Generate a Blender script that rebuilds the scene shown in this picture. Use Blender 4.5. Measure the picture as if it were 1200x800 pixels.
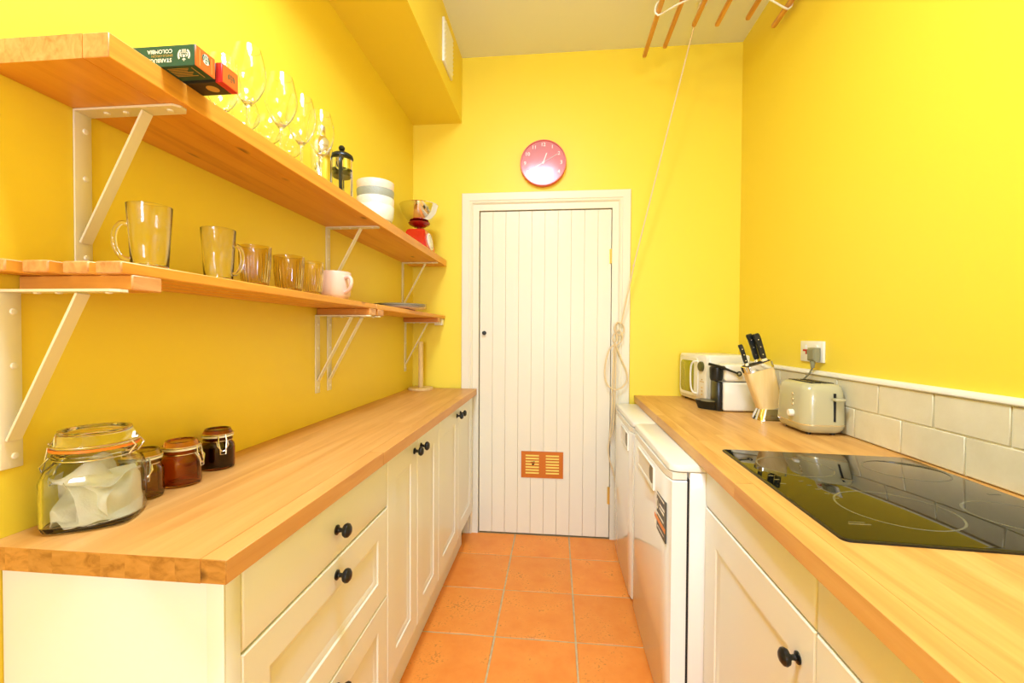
import bpy, bmesh, math, random
from mathutils import Vector, Matrix
random.seed(7)
scn = bpy.context.scene
for o in list(bpy.data.objects): bpy.data.objects.remove(o)
COL = scn.collection
PI = math.pi

# ------------------------------------------------------------------ camera
XL, XR, ZC, YF = -0.900, 1.072, 2.95, -7.5
cam = bpy.data.objects.new('camera', bpy.data.cameras.new('camera')); COL.objects.link(cam)
cam.data.sensor_width = 36; cam.data.sensor_fit = 'HORIZONTAL'
cam.data.lens = 512.9 / 1200 * 36
cam.data.clip_start = 0.02
yaw, pitch, roll = 0.0994, -0.0167, 0.0057
F = Vector((-math.sin(yaw)*math.cos(pitch), math.cos(yaw)*math.cos(pitch), math.sin(pitch)))
R = Vector((math.cos(yaw), math.sin(yaw), 0)); U = R.cross(F)
R, U = math.cos(roll)*R + math.sin(roll)*U, -math.sin(roll)*R + math.cos(roll)*U
M = Matrix((R, U, -F)).transposed().to_4x4(); M.translation = Vector((0, -2.694, 1.2434))
cam.matrix_world = M
scn.camera = cam

# ------------------------------------------------------------------ world, lights, exposure
w = bpy.data.worlds.new('world'); scn.world = w; w.use_nodes = True
bg = w.node_tree.nodes['Background']; bg.inputs[0].default_value = (0.75, 0.87, 1, 1); bg.inputs[1].default_value = 1.0
def area(name, loc, rot, sx, sy, power, color=(1, 1, 1)):
    l = bpy.data.lights.new(name, 'AREA'); l.shape = 'RECTANGLE'; l.size = sx; l.size_y = sy
    l.energy = power; l.color = color
    o = bpy.data.objects.new(name, l); COL.objects.link(o); o.location = loc; o.rotation_euler = rot
    return o
area('window_daylight', (0.1, YF + 0.03, 1.6), (PI/2, 0, 0), 1.3, 1.3, 78, (0.77, 0.92, 1.30))
PEND = Vector((-0.20, -2.12, 2.95))
area('ceiling_lamp_light', (PEND.x, PEND.y, 2.915), (0, 0, 0), 0.42, 0.42, 24, (0.77, 0.99, 1.34))
pl_ = bpy.data.lights.new('ceiling_lamp_bulb', 'POINT'); pl_.energy = 10; pl_.shadow_soft_size = 0.10; pl_.color = (0.74, 0.98, 1.30)
po = bpy.data.objects.new('ceiling_lamp_bulb', pl_); COL.objects.link(po); po.location = (PEND.x, PEND.y, 2.78)
vs = scn.view_settings
vs.view_transform = 'Standard'; vs.look = 'None'; vs.gamma = 1; vs.exposure = 0.68; vs.use_curve_mapping = False

# ------------------------------------------------------------------ materials
def lin(c):
    c /= 255
    return c/12.92 if c <= 0.04045 else ((c+0.055)/1.055)**2.4
def S(r, g, b): return (lin(r), lin(g), lin(b), 1)
MATS = {}
def mat(name, col, rough=0.5, metal=0, spec=0.5, trans=0, ior=1.45, coat=0, emis=None, bump=None, coatr=0.03):
    m = bpy.data.materials.new(name); m.use_nodes = True
    nt = m.node_tree; b = nt.nodes['Principled BSDF']
    b.inputs['Base Color'].default_value = col; b.inputs['Roughness'].default_value = rough
    b.inputs['Metallic'].default_value = metal; b.inputs['Specular IOR Level'].default_value = spec
    b.inputs['Transmission Weight'].default_value = trans; b.inputs['IOR'].default_value = ior
    b.inputs['Coat Weight'].default_value = coat; b.inputs['Coat Roughness'].default_value = coatr
    if emis: b.inputs['Emission Color'].default_value = emis[0]; b.inputs['Emission Strength'].default_value = emis[1]
    if bump:
        sc, st = bump
        tc = nt.nodes.new('ShaderNodeTexCoord'); n = nt.nodes.new('ShaderNodeTexNoise'); n.inputs['Scale'].default_value = sc; n.inputs['Detail'].default_value = 4
        bp = nt.nodes.new('ShaderNodeBump'); bp.inputs['Strength'].default_value = st; bp.inputs['Distance'].default_value = 0.004
        nt.links.new(tc.outputs['Object'], n.inputs['Vector']); nt.links.new(n.outputs['Fac'], bp.inputs['Height']); nt.links.new(bp.outputs[0], b.inputs['Normal'])
    MATS[name] = m
    return m
def wood(name, c0, c1, c2, scale=(34, 1.6, 34), rough=0.42, rnd=0.25, knots=0.0, coat=0.0):
    m = mat(name, c1, rough, coat=coat, coatr=0.2); nt = m.node_tree; b = nt.nodes['Principled BSDF']; L = nt.links.new
    N = lambda t: nt.nodes.new(t)
    tc = N('ShaderNodeTexCoord'); oi = N('ShaderNodeObjectInfo')
    mul = N('ShaderNodeMath'); mul.operation = 'MULTIPLY'; mul.inputs[1].default_value = 37.0; L(oi.outputs['Random'], mul.inputs[0])
    add = N('ShaderNodeVectorMath'); add.operation = 'ADD'; L(tc.outputs['Object'], add.inputs[0]); L(mul.outputs[0], add.inputs[1])
    mp = N('ShaderNodeMapping'); mp.inputs['Scale'].default_value = scale; L(add.outputs[0], mp.inputs['Vector'])
    n1 = N('ShaderNodeTexNoise'); n1.inputs['Scale'].default_value = 1.0; n1.inputs['Detail'].default_value = 5; n1.inputs['Roughness'].default_value = 0.6; n1.inputs['Distortion'].default_value = 0.8
    L(mp.outputs[0], n1.inputs['Vector'])
    cr = N('ShaderNodeValToRGB'); e = cr.color_ramp.elements
    e[0].position = 0.3; e[0].color = c0; e[1].position = 0.72; e[1].color = c2
    k = e.new(0.5); k.color = c1
    L(n1.outputs['Fac'], cr.inputs[0])
    hv = N('ShaderNodeHueSaturation'); L(cr.outputs[0], hv.inputs['Color'])
    mr = N('ShaderNodeMapRange'); mr.inputs[3].default_value = 1 - rnd; mr.inputs[4].default_value = 1 + rnd; L(oi.outputs['Random'], mr.inputs[0]); L(mr.outputs[0], hv.inputs['Value'])
    out = hv.outputs[0]
    if knots:
        v = N('ShaderNodeTexVoronoi'); v.inputs['Scale'].default_value = 4.5
        m2 = N('ShaderNodeMapping'); m2.inputs['Scale'].default_value = (1.6, 0.8, 1.6); L(add.outputs[0], m2.inputs['Vector']); L(m2.outputs[0], v.inputs['Vector'])
        r2 = N('ShaderNodeValToRGB'); r2.color_ramp.elements[0].position = 0.03; r2.color_ramp.elements[1].position = 0.09
        r2.color_ramp.elements[0].color = (knots, knots, knots, 1); r2.color_ramp.elements[1].color = (0, 0, 0, 1)
        L(v.outputs['Distance'], r2.inputs[0])
        mx = N('ShaderNodeMix'); mx.data_type = 'RGBA'; mx.inputs[7].default_value = (c0[0]*0.35, c0[1]*0.3, c0[2]*0.3, 1)
        L(r2.outputs[0], mx.inputs[0]); L(out, mx.inputs[6]); out = mx.outputs[2]
    L(out, b.inputs['Base Color'])
    bp = N('ShaderNodeBump'); bp.inputs['Strength'].default_value = 0.06; bp.inputs['Distance'].default_value = 0.002
    L(n1.outputs['Fac'], bp.inputs['Height']); L(bp.outputs[0], b.inputs['Normal'])
    return m
def mottled(name, c0, c1, sc, rough, speck=None, rnd=0.0, bump=0.15, coat=0):
    m = mat(name, c0, rough, coat=coat); nt = m.node_tree; b = nt.nodes['Principled BSDF']; L = nt.links.new
    N = lambda t: nt.nodes.new(t)
    tc = N('ShaderNodeTexCoord'); oi = N('ShaderNodeObjectInfo')
    mul = N('ShaderNodeMath'); mul.operation = 'MULTIPLY'; mul.inputs[1].default_value = 53.0; L(oi.outputs['Random'], mul.inputs[0])
    add = N('ShaderNodeVectorMath'); add.operation = 'ADD'; L(tc.outputs['Object'], add.inputs[0]); L(mul.outputs[0], add.inputs[1])
    n = N('ShaderNodeTexNoise'); n.inputs['Scale'].default_value = sc; n.inputs['Detail'].default_value = 6; n.inputs['Roughness'].default_value = 0.65; L(add.outputs[0], n.inputs['Vector'])
    cr = N('ShaderNodeValToRGB'); cr.color_ramp.elements[0].position = 0.32; cr.color_ramp.elements[0].color = c0; cr.color_ramp.elements[1].position = 0.68; cr.color_ramp.elements[1].color = c1
    L(n.outputs['Fac'], cr.inputs[0]); out = cr.outputs[0]
    if speck:
        n2 = N('ShaderNodeTexNoise'); n2.inputs['Scale'].default_value = sc*15; n2.inputs['Detail'].default_value = 3; L(add.outputs[0], n2.inputs['Vector'])
        ad = N('ShaderNodeMath'); ad.operation = 'MULTIPLY'; L(n2.outputs['Fac'], ad.inputs[0]); L(n.outputs['Fac'], ad.inputs[1])
        r2 = N('ShaderNodeValToRGB'); r2.color_ramp.elements[0].position = 0.33; r2.color_ramp.elements[1].position = 0.42; r2.color_ramp.elements[1].color = (0.5, 0.5, 0.5, 1)
        L(ad.outputs[0], r2.inputs[0])
        mx = N('ShaderNodeMix'); mx.data_type = 'RGBA'; mx.inputs[7].default_value = speck
        L(r2.outputs[0], mx.inputs[0]); L(out, mx.inputs[6]); out = mx.outputs[2]
    hv = N('ShaderNodeHueSaturation'); L(out, hv.inputs['Color'])
    mr = N('ShaderNodeMapRange'); mr.inputs[3].default_value = 1 - rnd; mr.inputs[4].default_value = 1 + rnd; L(oi.outputs['Random'], mr.inputs[0]); L(mr.outputs[0], hv.inputs['Value'])
    L(hv.outputs[0], b.inputs['Base Color'])
    bp = N('ShaderNodeBump'); bp.inputs['Strength'].default_value = bump; bp.inputs['Distance'].default_value = 0.004
    L(n.outputs['Fac'], bp.inputs['Height']); L(bp.outputs[0], b.inputs['Normal'])
    return m

yellow = mat('yellow_wall_paint', S(247, 219, 64), 0.45, spec=0.5, bump=(60, 0.03))
white_ceiling = mat('ceiling_paint', S(240, 240, 236), 0.6, bump=(40, 0.03))
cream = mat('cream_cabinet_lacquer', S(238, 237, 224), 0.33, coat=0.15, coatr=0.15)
carcass = mat('cream_carcass_board', S(236, 224, 196), 0.45)
door_paint = mat('cream_door_paint', S(236, 228, 202), 0.38)
white_gloss = mat('white_appliance_enamel', S(248, 246, 238), 0.12, coat=0.4)
white_plastic = mat('white_plastic', S(242, 236, 220), 0.3)
cream_plastic = mat('cream_plastic', S(242, 234, 212), 0.25, coat=0.2)
bracket_paint = mat('white_bracket_paint', S(238, 228, 200), 0.4)
black = mat('black_metal', S(22, 20, 16), 0.3)
black_plastic = mat('black_plastic', S(26, 28, 24), 0.28)
dark_gap = mat('dark_gap', S(28, 24, 18), 0.7)
steel = mat('polished_steel', (0.82, 0.82, 0.8, 1), 0.08, metal=1)
wire = mat('steel_wire', (0.78, 0.77, 0.72, 1), 0.22, metal=1)
brass = mat('brass', S(214, 184, 96), 0.3, metal=0.7)
glass = mat('clear_glass', (1, 1, 1, 1), 0.0, trans=1, ior=1.45)
jar_glass = mat('jar_glass', (0.97, 1, 0.96, 1), 0.0, trans=1, ior=1.45)
amber = mat('amber_ribbed_glass', S(236, 216, 152), 0.02, trans=1, ior=1.45)
amber_light = mat('pale_amber_ribbed_glass', S(247, 234, 186), 0.02, trans=1, ior=1.45)
amber_jar = mat('brown_jar_glass', S(226, 158, 84), 0.02, trans=1, ior=1.45)
olive_jar = mat('olive_jar_glass', S(226, 200, 130), 0.02, trans=1, ior=1.45)
dark_jar = mat('dark_brown_jar_glass', S(150, 80, 36), 0.02, trans=1, ior=1.45)
hob_glass = mat('black_hob_glass', S(12, 12, 8), 0.03, spec=0.55)
hob_print = mat('grey_hob_print', S(96, 92, 70), 0.15)
grout_floor = mottled('floor_grout', S(190, 168, 124), S(214, 194, 152), 40, 0.8)
grout_wall = mat('white_tile_grout', S(246, 238, 214), 0.7)
terracotta = mottled('terracotta_tile', S(236, 136, 50), S(247, 156, 66), 7, 0.42, speck=S(150, 76, 32), rnd=0.06, bump=0.12)
splash = mottled('riven_splash_tile', S(222, 210, 176), S(232, 222, 192), 9, 0.35, rnd=0.03, bump=0.55)
wt_left = wood('beech_worktop_left', S(204, 142, 68), S(216, 156, 82), S(226, 170, 96), scale=(20, 1.4, 20), rnd=0.03)
wt_right = wood('beech_worktop_right', S(204, 142, 68), S(222, 166, 88), S(234, 184, 108), scale=(16, 1.6, 16), rnd=0.035)
wt_end = wood('beech_end_grain', S(156, 104, 40), S(190, 134, 60), S(204, 148, 74), scale=(30, 60, 60), rnd=0.08, knots=0.85)
pine = wood('pine_shelf', S(212, 138, 46), S(232, 162, 58), S(240, 176, 72), scale=(18, 1.2, 18), rnd=0.03, knots=0.8)
pine_end = wood('pine_end_grain', S(196, 132, 72), S(220, 158, 96), S(236, 180, 120), scale=(70, 10, 40), rnd=0.1)
pine_x = wood('pine_batten', S(194, 118, 40), S(210, 138, 54), S(222, 152, 68), scale=(1.4, 26, 26), rnd=0.06)
lath_wood = wood('pine_lath', S(206, 140, 70), S(226, 164, 92), S(236, 180, 110), scale=(40, 1.5, 40), rnd=0.05)
pale_wood = wood('pale_beech', S(226, 190, 122), S(236, 204, 140), S(244, 216, 158), scale=(30, 30, 2), rnd=0.03)
rope_m = mat('cotton_rope', S(232, 208, 160), 0.85, bump=(400, 0.4))
cloth = mat('white_muslin', S(238, 232, 212), 0.9, bump=(300, 0.2))
vent_m = mat('copper_brown_vent', S(196, 110, 24), 0.4, metal=0.3)
vent_back = mat('yellow_vent_mesh', S(250, 226, 110), 0.5)
coral = mat('coral_clock_plastic', S(232, 96, 76), 0.3)
coral_face = mat('coral_clock_face', S(232, 118, 112), 0.4)
white_print = mat('white_print', S(250, 246, 232), 0.4)
red = mat('red_enamel', S(206, 34, 22), 0.2, coat=0.4)
red_dark = mat('dark_red_enamel', S(150, 18, 16), 0.2, coat=0.4)
pink = mat('pink_stoneware', S(234, 192, 168), 0.3, coat=0.3)
box_green = mat('dark_green_card', S(34, 84, 66), 0.5)
box_brown = mat('dark_brown_card', S(52, 44, 22), 0.5)
box_orange = mat('orange_card', S(238, 112, 40), 0.45)
box_red = mat('red_card', S(214, 44, 38), 0.45)
gold_print = mat('gold_print', S(206, 166, 80), 0.4)
emblem_green = mat('green_print', S(20, 96, 62), 0.5)
toaster_m = mat('sage_toaster_enamel', S(190, 182, 142), 0.22, coat=0.3)
toaster_trim = mat('pale_gold_trim', S(226, 204, 150), 0.25, metal=0.5)
grey_plug = mat('grey_plug_rubber', S(140, 136, 104), 0.5)
red_print = mat('red_print', S(196, 30, 22), 0.5)
orange_rubber = mat('orange_rubber', S(244, 130, 30), 0.45)
reflection_glass = mat('wall_reflection_glass', S(150, 146, 24), 0.15, coat=0.5)  # olive base colour paints in the reflection of the yellow wall
coffee = mat('ground_coffee', S(60, 28, 12), 0.9)
bowl_pink = mat('pink_bowl_glaze', S(238, 208, 184), 0.35, bump=(220, 0.5))
bowl_grey = mat('grey_bowl_glaze', S(158, 158, 138), 0.4, bump=(220, 0.5))
bowl_cream = mat('cream_bowl_glaze', S(246, 226, 204), 0.35, bump=(220, 0.5))
bowl_pale = mat('pale_bowl_glaze', S(232, 232, 214), 0.35, bump=(220, 0.5))
plate_m = mat('white_plate_glaze', S(246, 240, 222), 0.2, coat=0.3)
plate_rim = mat('dark_plate_rim', S(96, 92, 70), 0.3)
plate_pink = mat('pink_plate_glaze', S(240, 200, 170), 0.2, coat=0.3)
sticker_dark = mat('charcoal_sticker', S(78, 74, 60), 0.4)
sticker_orange = mat('orange_sticker', S(238, 140, 40), 0.4)
grey_oval = mat('grey_disc', S(120, 110, 74), 0.4)
thin = bpy.data.materials.new('thin_cover_glass'); thin.use_nodes = True
_nt = thin.node_tree; _nt.nodes.clear()
_o = _nt.nodes.new('ShaderNodeOutputMaterial'); _m = _nt.nodes.new('ShaderNodeMixShader'); _t = _nt.nodes.new('ShaderNodeBsdfTransparent'); _g = _nt.nodes.new('ShaderNodeBsdfGlossy'); _f = _nt.nodes.new('ShaderNodeFresnel')
_g.inputs['Roughness'].default_value = 0.13; _f.inputs[0].default_value = 1.22
_nt.links.new(_f.outputs[0], _m.inputs[0]); _nt.links.new(_t.outputs[0], _m.inputs[1]); _nt.links.new(_g.outputs[0], _m.inputs[2]); _nt.links.new(_m.outputs[0], _o.inputs[0])

# ------------------------------------------------------------------ geometry helpers (all coordinates in metres, world axes)
class B:
    def __init__(s): s.bm = bmesh.new()
    def box(s, x0, x1, y0, y1, z0, z1, bev=0.0, seg=2):
        return s.hexa([(x0,y0,z0),(x1,y0,z0),(x1,y1,z0),(x0,y1,z0),(x0,y0,z1),(x1,y0,z1),(x1,y1,z1),(x0,y1,z1)], bev, seg)
    def hexa(s, p, bev=0.0, seg=2):
        t = bmesh.new(); v = [t.verts.new(q) for q in p]
        for f in ((3,2,1,0),(4,5,6,7),(0,1,5,4),(1,2,6,5),(2,3,7,6),(3,0,4,7)): t.faces.new([v[i] for i in f])
        bmesh.ops.recalc_face_normals(t, faces=t.faces)
        if bev: bmesh.ops.bevel(t, geom=list(t.edges), offset=bev, segments=seg, affect='EDGES', profile=0.5)
        s.merge(t); return s
    def merge(s, t):
        m = bpy.data.meshes.new('tmp'); t.to_mesh(m); t.free(); s.bm.from_mesh(m); bpy.data.meshes.remove(m)
    def loft(s, rings, closed=True, cap0=True, cap1=True, loop=False):
        V = [[s.bm.verts.new(q) for q in r] for r in rings]; n = len(rings[0])
        pairs = list(zip(V[:-1], V[1:])) + ([(V[-1], V[0])] if loop else [])
        for a, b in pairs:
            for i in range(n if closed else n-1):
                j = (i+1) % n
                try: s.bm.faces.new((a[i], a[j], b[j], b[i]))
                except ValueError: pass
        if not loop:
            if cap0 and n > 2: s.bm.faces.new(V[0][::-1])
            if cap1 and n > 2: s.bm.faces.new(V[-1])
        return s
    def lathe(s, prof, c=(0,0,0), seg=32, axis='Z', mod=None, closed=False, a0=0.0):
        """prof: (radius, height) list. axis: direction of height"""
        rings = []
        for r, h in prof:
            ring = []
            for i in range(seg):
                a = a0 + 2*PI*i/seg; rr = max(r, 1e-5) * (mod(a, h) if mod else 1)
                x, y = rr*math.cos(a), rr*math.sin(a)
                if axis == 'Z': q = (c[0]+x, c[1]+y, c[2]+h)
                elif axis == 'X': q = (c[0]+h, c[1]+x, c[2]+y)
                elif axis == '-X': q = (c[0]-h, c[1]+x, c[2]+y)
                elif axis == '-Y': q = (c[0]+x, c[1]-h, c[2]+y)
                ring.append(q)
            rings.append(ring)
        s.loft(rings, loop=closed, cap0=not closed, cap1=not closed)
        bmesh.ops.remove_doubles(s.bm, verts=s.bm.verts, dist=3e-5)
        return s
    def tube(s, pts, r, seg=8, closed=False, cap=True):
        P = [Vector(p) for p in pts]; n = len(P); rings = []; up = None
        for i in range(n):
            if closed: t = (P[(i+1) % n] - P[i-1])
            else: t = P[min(i+1, n-1)] - P[max(i-1, 0)]
            t.normalize()
            if up is None:
                up = Vector((0,0,1)) if abs(t.z) < 0.9 else Vector((1,0,0))
            up = (up - t*up.dot(t)).normalized(); sd = t.cross(up)
            rr = r[i] if isinstance(r, (list, tuple)) else r
            rings.append([P[i] + (up*math.cos(2*PI*k/seg) + sd*math.sin(2*PI*k/seg))*rr for k in range(seg)])
        s.loft(rings, loop=closed, cap0=cap, cap1=cap); return s
    def strap(s, p0, p1, wdir, w, tdir, t, bev=0.0006):
        p0, p1, wd, td = Vector(p0), Vector(p1), Vector(wdir)*w/2, Vector(tdir)*t/2
        return s.hexa([p0-wd-td, p0+wd-td, p0+wd+td, p0-wd+td, p1-wd-td, p1+wd-td, p1+wd+td, p1-wd+td], bev, 1)
    def poly(s, pts): s.bm.faces.new([s.bm.verts.new(p) for p in pts]); return s
    def xf(s, M): s.bm.transform(M); return s
ORG = {}
def smooth_bm(bm, ang=38):
    bmesh.ops.recalc_face_normals(bm, faces=bm.faces)
    for f in bm.faces: f.smooth = True
    a = math.radians(ang)
    for e in bm.edges:
        e.smooth = not (len(e.link_faces) == 2 and e.calc_face_angle(0) > a)
def obj(name, b, m, parent=None, loc=None, ends=None, flat=False, local=False):
    """one mesh object. Coordinates in b are world ones unless local=True"""
    bm = b.bm
    o_org = Vector(loc) if loc is not None else (ORG[parent] if parent else Vector((0,0,0)))
    if not local: bmesh.ops.translate(bm, verts=bm.verts, vec=-o_org)
    if not flat: smooth_bm(bm)
    else: bmesh.ops.recalc_face_normals(bm, faces=bm.faces)
    me = bpy.data.meshes.new(name); 
    if ends:
        for f in bm.faces: f.material_index = 1 if abs(f.normal[ends[0]]) > 0.7 else 0
    bm.to_mesh(me); bm.free()
    me.materials.append(m)
    if ends: me.materials.append(ends[1])
    o = bpy.data.objects.new(name, me); COL.objects.link(o)
    if parent: 
        o.parent = parent
        if loc is not None: o.location = Vector(loc) - ORG[parent]
    else: o.location = o_org
    ORG[o] = o_org
    return o
def tag(o, label, cat=None, group=None, kind=None):
    o['label'] = label
    if cat: o['category'] = cat
    if group: o['group'] = group
    if kind: o['kind'] = kind
    return o
def thing(name, label, cat, loc=(0,0,0), group=None, rz=0):
    o = bpy.data.objects.new(name, None); COL.objects.link(o); o.location = loc; o.rotation_euler = (0,0,rz)
    o.empty_display_size = 0.05
    ORG[o] = Vector(loc) if rz == 0 else Vector((0,0,0))
    return tag(o, label, cat, group)
def inst(src, name, loc, parent=None):
    o = src.copy(); o.name = name; COL.objects.link(o); o.parent = parent
    o.location = Vector(loc) - (ORG[parent] if parent else Vector((0,0,0))); return o
def copy_thing(src, loc, label=None, group=None, rz=None):
    kids = list(src.children)
    r = src.copy(); COL.objects.link(r); r.location = loc
    if rz is not None: r.rotation_euler.z = rz
    if label: r['label'] = label
    if group: r['group'] = group
    for ch in kids:
        c = ch.copy(); COL.objects.link(c); c.parent = r
        for g in ch.children:
            d = g.copy(); COL.objects.link(d); d.parent = c
    return r
def text_b(txt, size, M, b=None, ext=0.0, bold=0.0):
    cu = bpy.data.curves.new('t', 'FONT'); cu.body = txt; cu.size = size; cu.align_x = 'CENTER'; cu.align_y = 'CENTER'; cu.extrude = ext; cu.offset = bold; cu.resolution_u = 3
    o = bpy.data.objects.new('t', cu); COL.objects.link(o); bpy.context.view_layer.update()
    me = bpy.data.meshes.new_from_object(o.evaluated_get(bpy.context.evaluated_depsgraph_get()))
    bpy.data.objects.remove(o); bpy.data.curves.remove(cu)
    me.transform(M); b = b or B(); b.bm.from_mesh(me); bpy.data.meshes.remove(me); return b
def frame_M(origin, ux, uy):
    ux, uy = Vector(ux).normalized(), Vector(uy).normalized(); uz = ux.cross(uy)
    m = Matrix((ux, uy, uz)).transposed().to_4x4(); m.translation = Vector(origin); return m
def smoothpath(pts, n=6, closed=False):
    P = [Vector(p) for p in pts]; out = []; N = len(P)
    rng = range(N if closed else N-1)
    for i in rng:
        a = P[i-1] if (closed or i > 0) else P[i]; b_ = P[i]; c = P[(i+1) % N]; d = P[(i+2) % N] if (closed or i+2 < N) else c
        for k in range(n):
            t = k/n
            out.append(0.5*((2*b_) + (c-a)*t + (2*a-5*b_+4*c-d)*t*t + (3*b_-a-3*c+d)*t**3))
    if not closed: out.append(P[-1])
    return out
def rrect(cx, cy, hx, hy, r, z, n=5):
    out = []
    for k, (sx, sy) in enumerate(((1,1),(-1,1),(-1,-1),(1,-1))):
        for i in range(n+1):
            a = k*PI/2 + i*PI/2/n
            out.append((cx + sx*(hx-r) + r*math.cos(a), cy + sy*(hy-r) + r*math.sin(a), z))
    return out

# ================================================================== SETTING
T = 0.12
def struct(name, b, m, label, **k): return tag(obj(name, b, m, **k), label, kind='structure')
wall_left = struct('wall_left', B().box(XL-T, XL, YF-T, T, -0.02, ZC+T), yellow, 'bright yellow painted wall behind the shelves', flat=True)
wall_right = struct('wall_right', B().box(XR, XR+T, YF-T, T, -0.02, ZC+T), yellow, 'bright yellow painted wall above the tiled splashback', flat=True)
DX0, DX1, DZ = -0.4754, 0.3336, 2.004
b = B(); b.box(XL, DX0-0.03, 0, T, -0.02, ZC+T); b.box(DX1+0.03, XR, 0, T, -0.02, ZC+T); b.box(DX0-0.03, DX1+0.03, 0, T, DZ+0.03, ZC+T); b.box(DX0-0.03, DX1+0.03, 0.07, T, -0.02, DZ+0.03)
wall_back = struct('wall_back', b, yellow, 'bright yellow end wall around the plank door', flat=True)
WX0, WX1, WZ0, WZ1 = -0.58, 0.78, 0.93, 2.27
b = B(); b.box(XL, WX0, YF-T, YF, -0.02, ZC+T); b.box(WX1, XR, YF-T, YF, -0.02, ZC+T); b.box(WX0, WX1, YF-T, YF, -0.02, WZ0); b.box(WX0, WX1, YF-T, YF, WZ1, ZC+T)
struct('wall_front', b, yellow, 'yellow wall with the window behind the viewer', flat=True)
ceiling = struct('ceiling', B().box(XL, XR, YF, 0, ZC, ZC+T), white_ceiling, 'off white painted ceiling', flat=True)
b = B()
for x0, x1, z0, z1 in ((WX0, WX0+0.06, WZ0, WZ1), (WX1-0.06, WX1, WZ0, WZ1), (WX0+0.06, WX1-0.06, WZ0, WZ0+0.06), (WX0+0.06, WX1-0.06, WZ1-0.06, WZ1), (0.075, 0.125, WZ0+0.06, WZ1-0.06)):
    b.box(x0, x1, YF-0.09, YF-0.03, z0, z1, 0.004)
win = struct('window_1', b, door_paint, 'white framed window behind the viewer')
obj('pane', B().box(WX0+0.06, WX1-0.06, YF-0.064, YF-0.06, WZ0+0.06, WZ1-0.06), glass, win, flat=True)
# soffit boxing along the left of the ceiling
soffit = struct('trim_1', B().box(XL, -0.589, YF, 0, 2.55, ZC), yellow, 'yellow boxed soffit running along top of left wall', flat=True)
# floor with terracotta tiles
floor = struct('floor', B().box(XL, XR, YF, T, -0.05, -0.003), grout_floor, 'terracotta tiled floor with pale grout', flat=True)
TS, GX, GY = 0.3315, -0.2415, -0.2635
def tile_b(x0, x1, y0, y1):
    return B().box(x0, x1, y0, y1, -0.012, 0.0, 0.0022, 1)
tile_full = None
for i in range(-2, 5):
    for j in range(-1, 13):
        x0, x1 = GX + TS*(i-1) + 0.0035, GX + TS*i - 0.0035
        y1, y0 = GY - TS*j - 0.0035, GY - TS*(j+1) + 0.0035
        y1 = min(y1, -0.001); y0 = max(y0, YF+0.001); x0 = max(x0, XL+0.001); x1 = min(x1, XR-0.001)
        if x1-x0 < 0.02 or y1-y0 < 0.02: continue
        full = abs(x1-x0-TS+0.007) < 1e-4 and abs(y1-y0-TS+0.007) < 1e-4
        c = ((x0+x1)/2, (y0+y1)/2, 0)
        if full and tile_full: inst(tile_full, 'tile', (c[0], c[1], random.uniform(-0.0007, 0.0004)), floor)
        else:
            o = obj('tile', tile_b(x0, x1, y0, y1), terracotta, floor, loc=c)
            if full: tile_full = o
# splashback tiles on the right wall
b = B().box(XR-0.007, XR-0.0002, YF+0.9, -0.0005, 0.8815, 1.083)
obj('grout', b, grout_wall, wall_right, flat=True)
TL = 0.2115
def wtile(y0, y1, z0, z1): return B().box(XR-0.012, XR-0.001, y0, y1, z0, z1, 0.0018, 1)
proto = {}
for row, (z0, z1, off) in enumerate(((0.8835, 0.983, -1.0275), (0.987, 1.0825, -1.141))):
    for k in range(-6, 13):
        y1 = off - TL*(k-1) - 0.0022; y0 = off - TL*k + 0.0022
        y1 = min(y1, -0.001)
        if y1 - y0 < 0.01 or y0 < YF+0.9: continue
        full = abs(y1-y0-TL+0.0044) < 1e-4
        c = (XR-0.006, (y0+y1)/2, (z0+z1)/2)
        if full and row in proto: inst(proto[row], 'tile', c, wall_right)
        else:
            o = obj('tile', wtile(y0, y1, z0, z1), splash, wall_right, loc=c)
            if full: proto[row] = o
# rounded white tile edging
prof = [(XR-0.0005, 1.083), (XR-0.014, 1.083), (XR-0.0185, 1.087), (XR-0.019, 1.093), (XR-0.016, 1.099), (XR-0.008, 1.1025), (XR-0.0005, 1.1025)]
struct('trim_2', B().loft([[(x, YF+0.9, z) for x, z in prof], [(x, -0.0005, z) for x, z in prof]]), white_plastic, 'white rounded edging strip along top of splashback tiles')
# architrave
prof = [(0.108, 0.0), (0.108, 0.016), (0.104, 0.021), (0.062, 0.021), (0.058, 0.017), (0.052, 0.0195), (0.046, 0.0215), (0.041, 0.0175), (0.037, 0.011), (0.0, 0.011), (0.0, -0.03), (0.03, -0.03), (0.03, 0.0)]
path = lambda o, d: [(DX0-o, -d, 0.0), (DX0-o, -d, DZ+o), (DX1+o, -d, DZ+o), (DX1+o, -d, 0.0)]
b = B(); P = [path(o, d) for o, d in prof]
b.loft([[P[k][c] for k in range(len(prof))] for c in range(4)])
architrave = struct('trim_3', b, door_paint, 'cream moulded architrave around the plank door')
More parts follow.
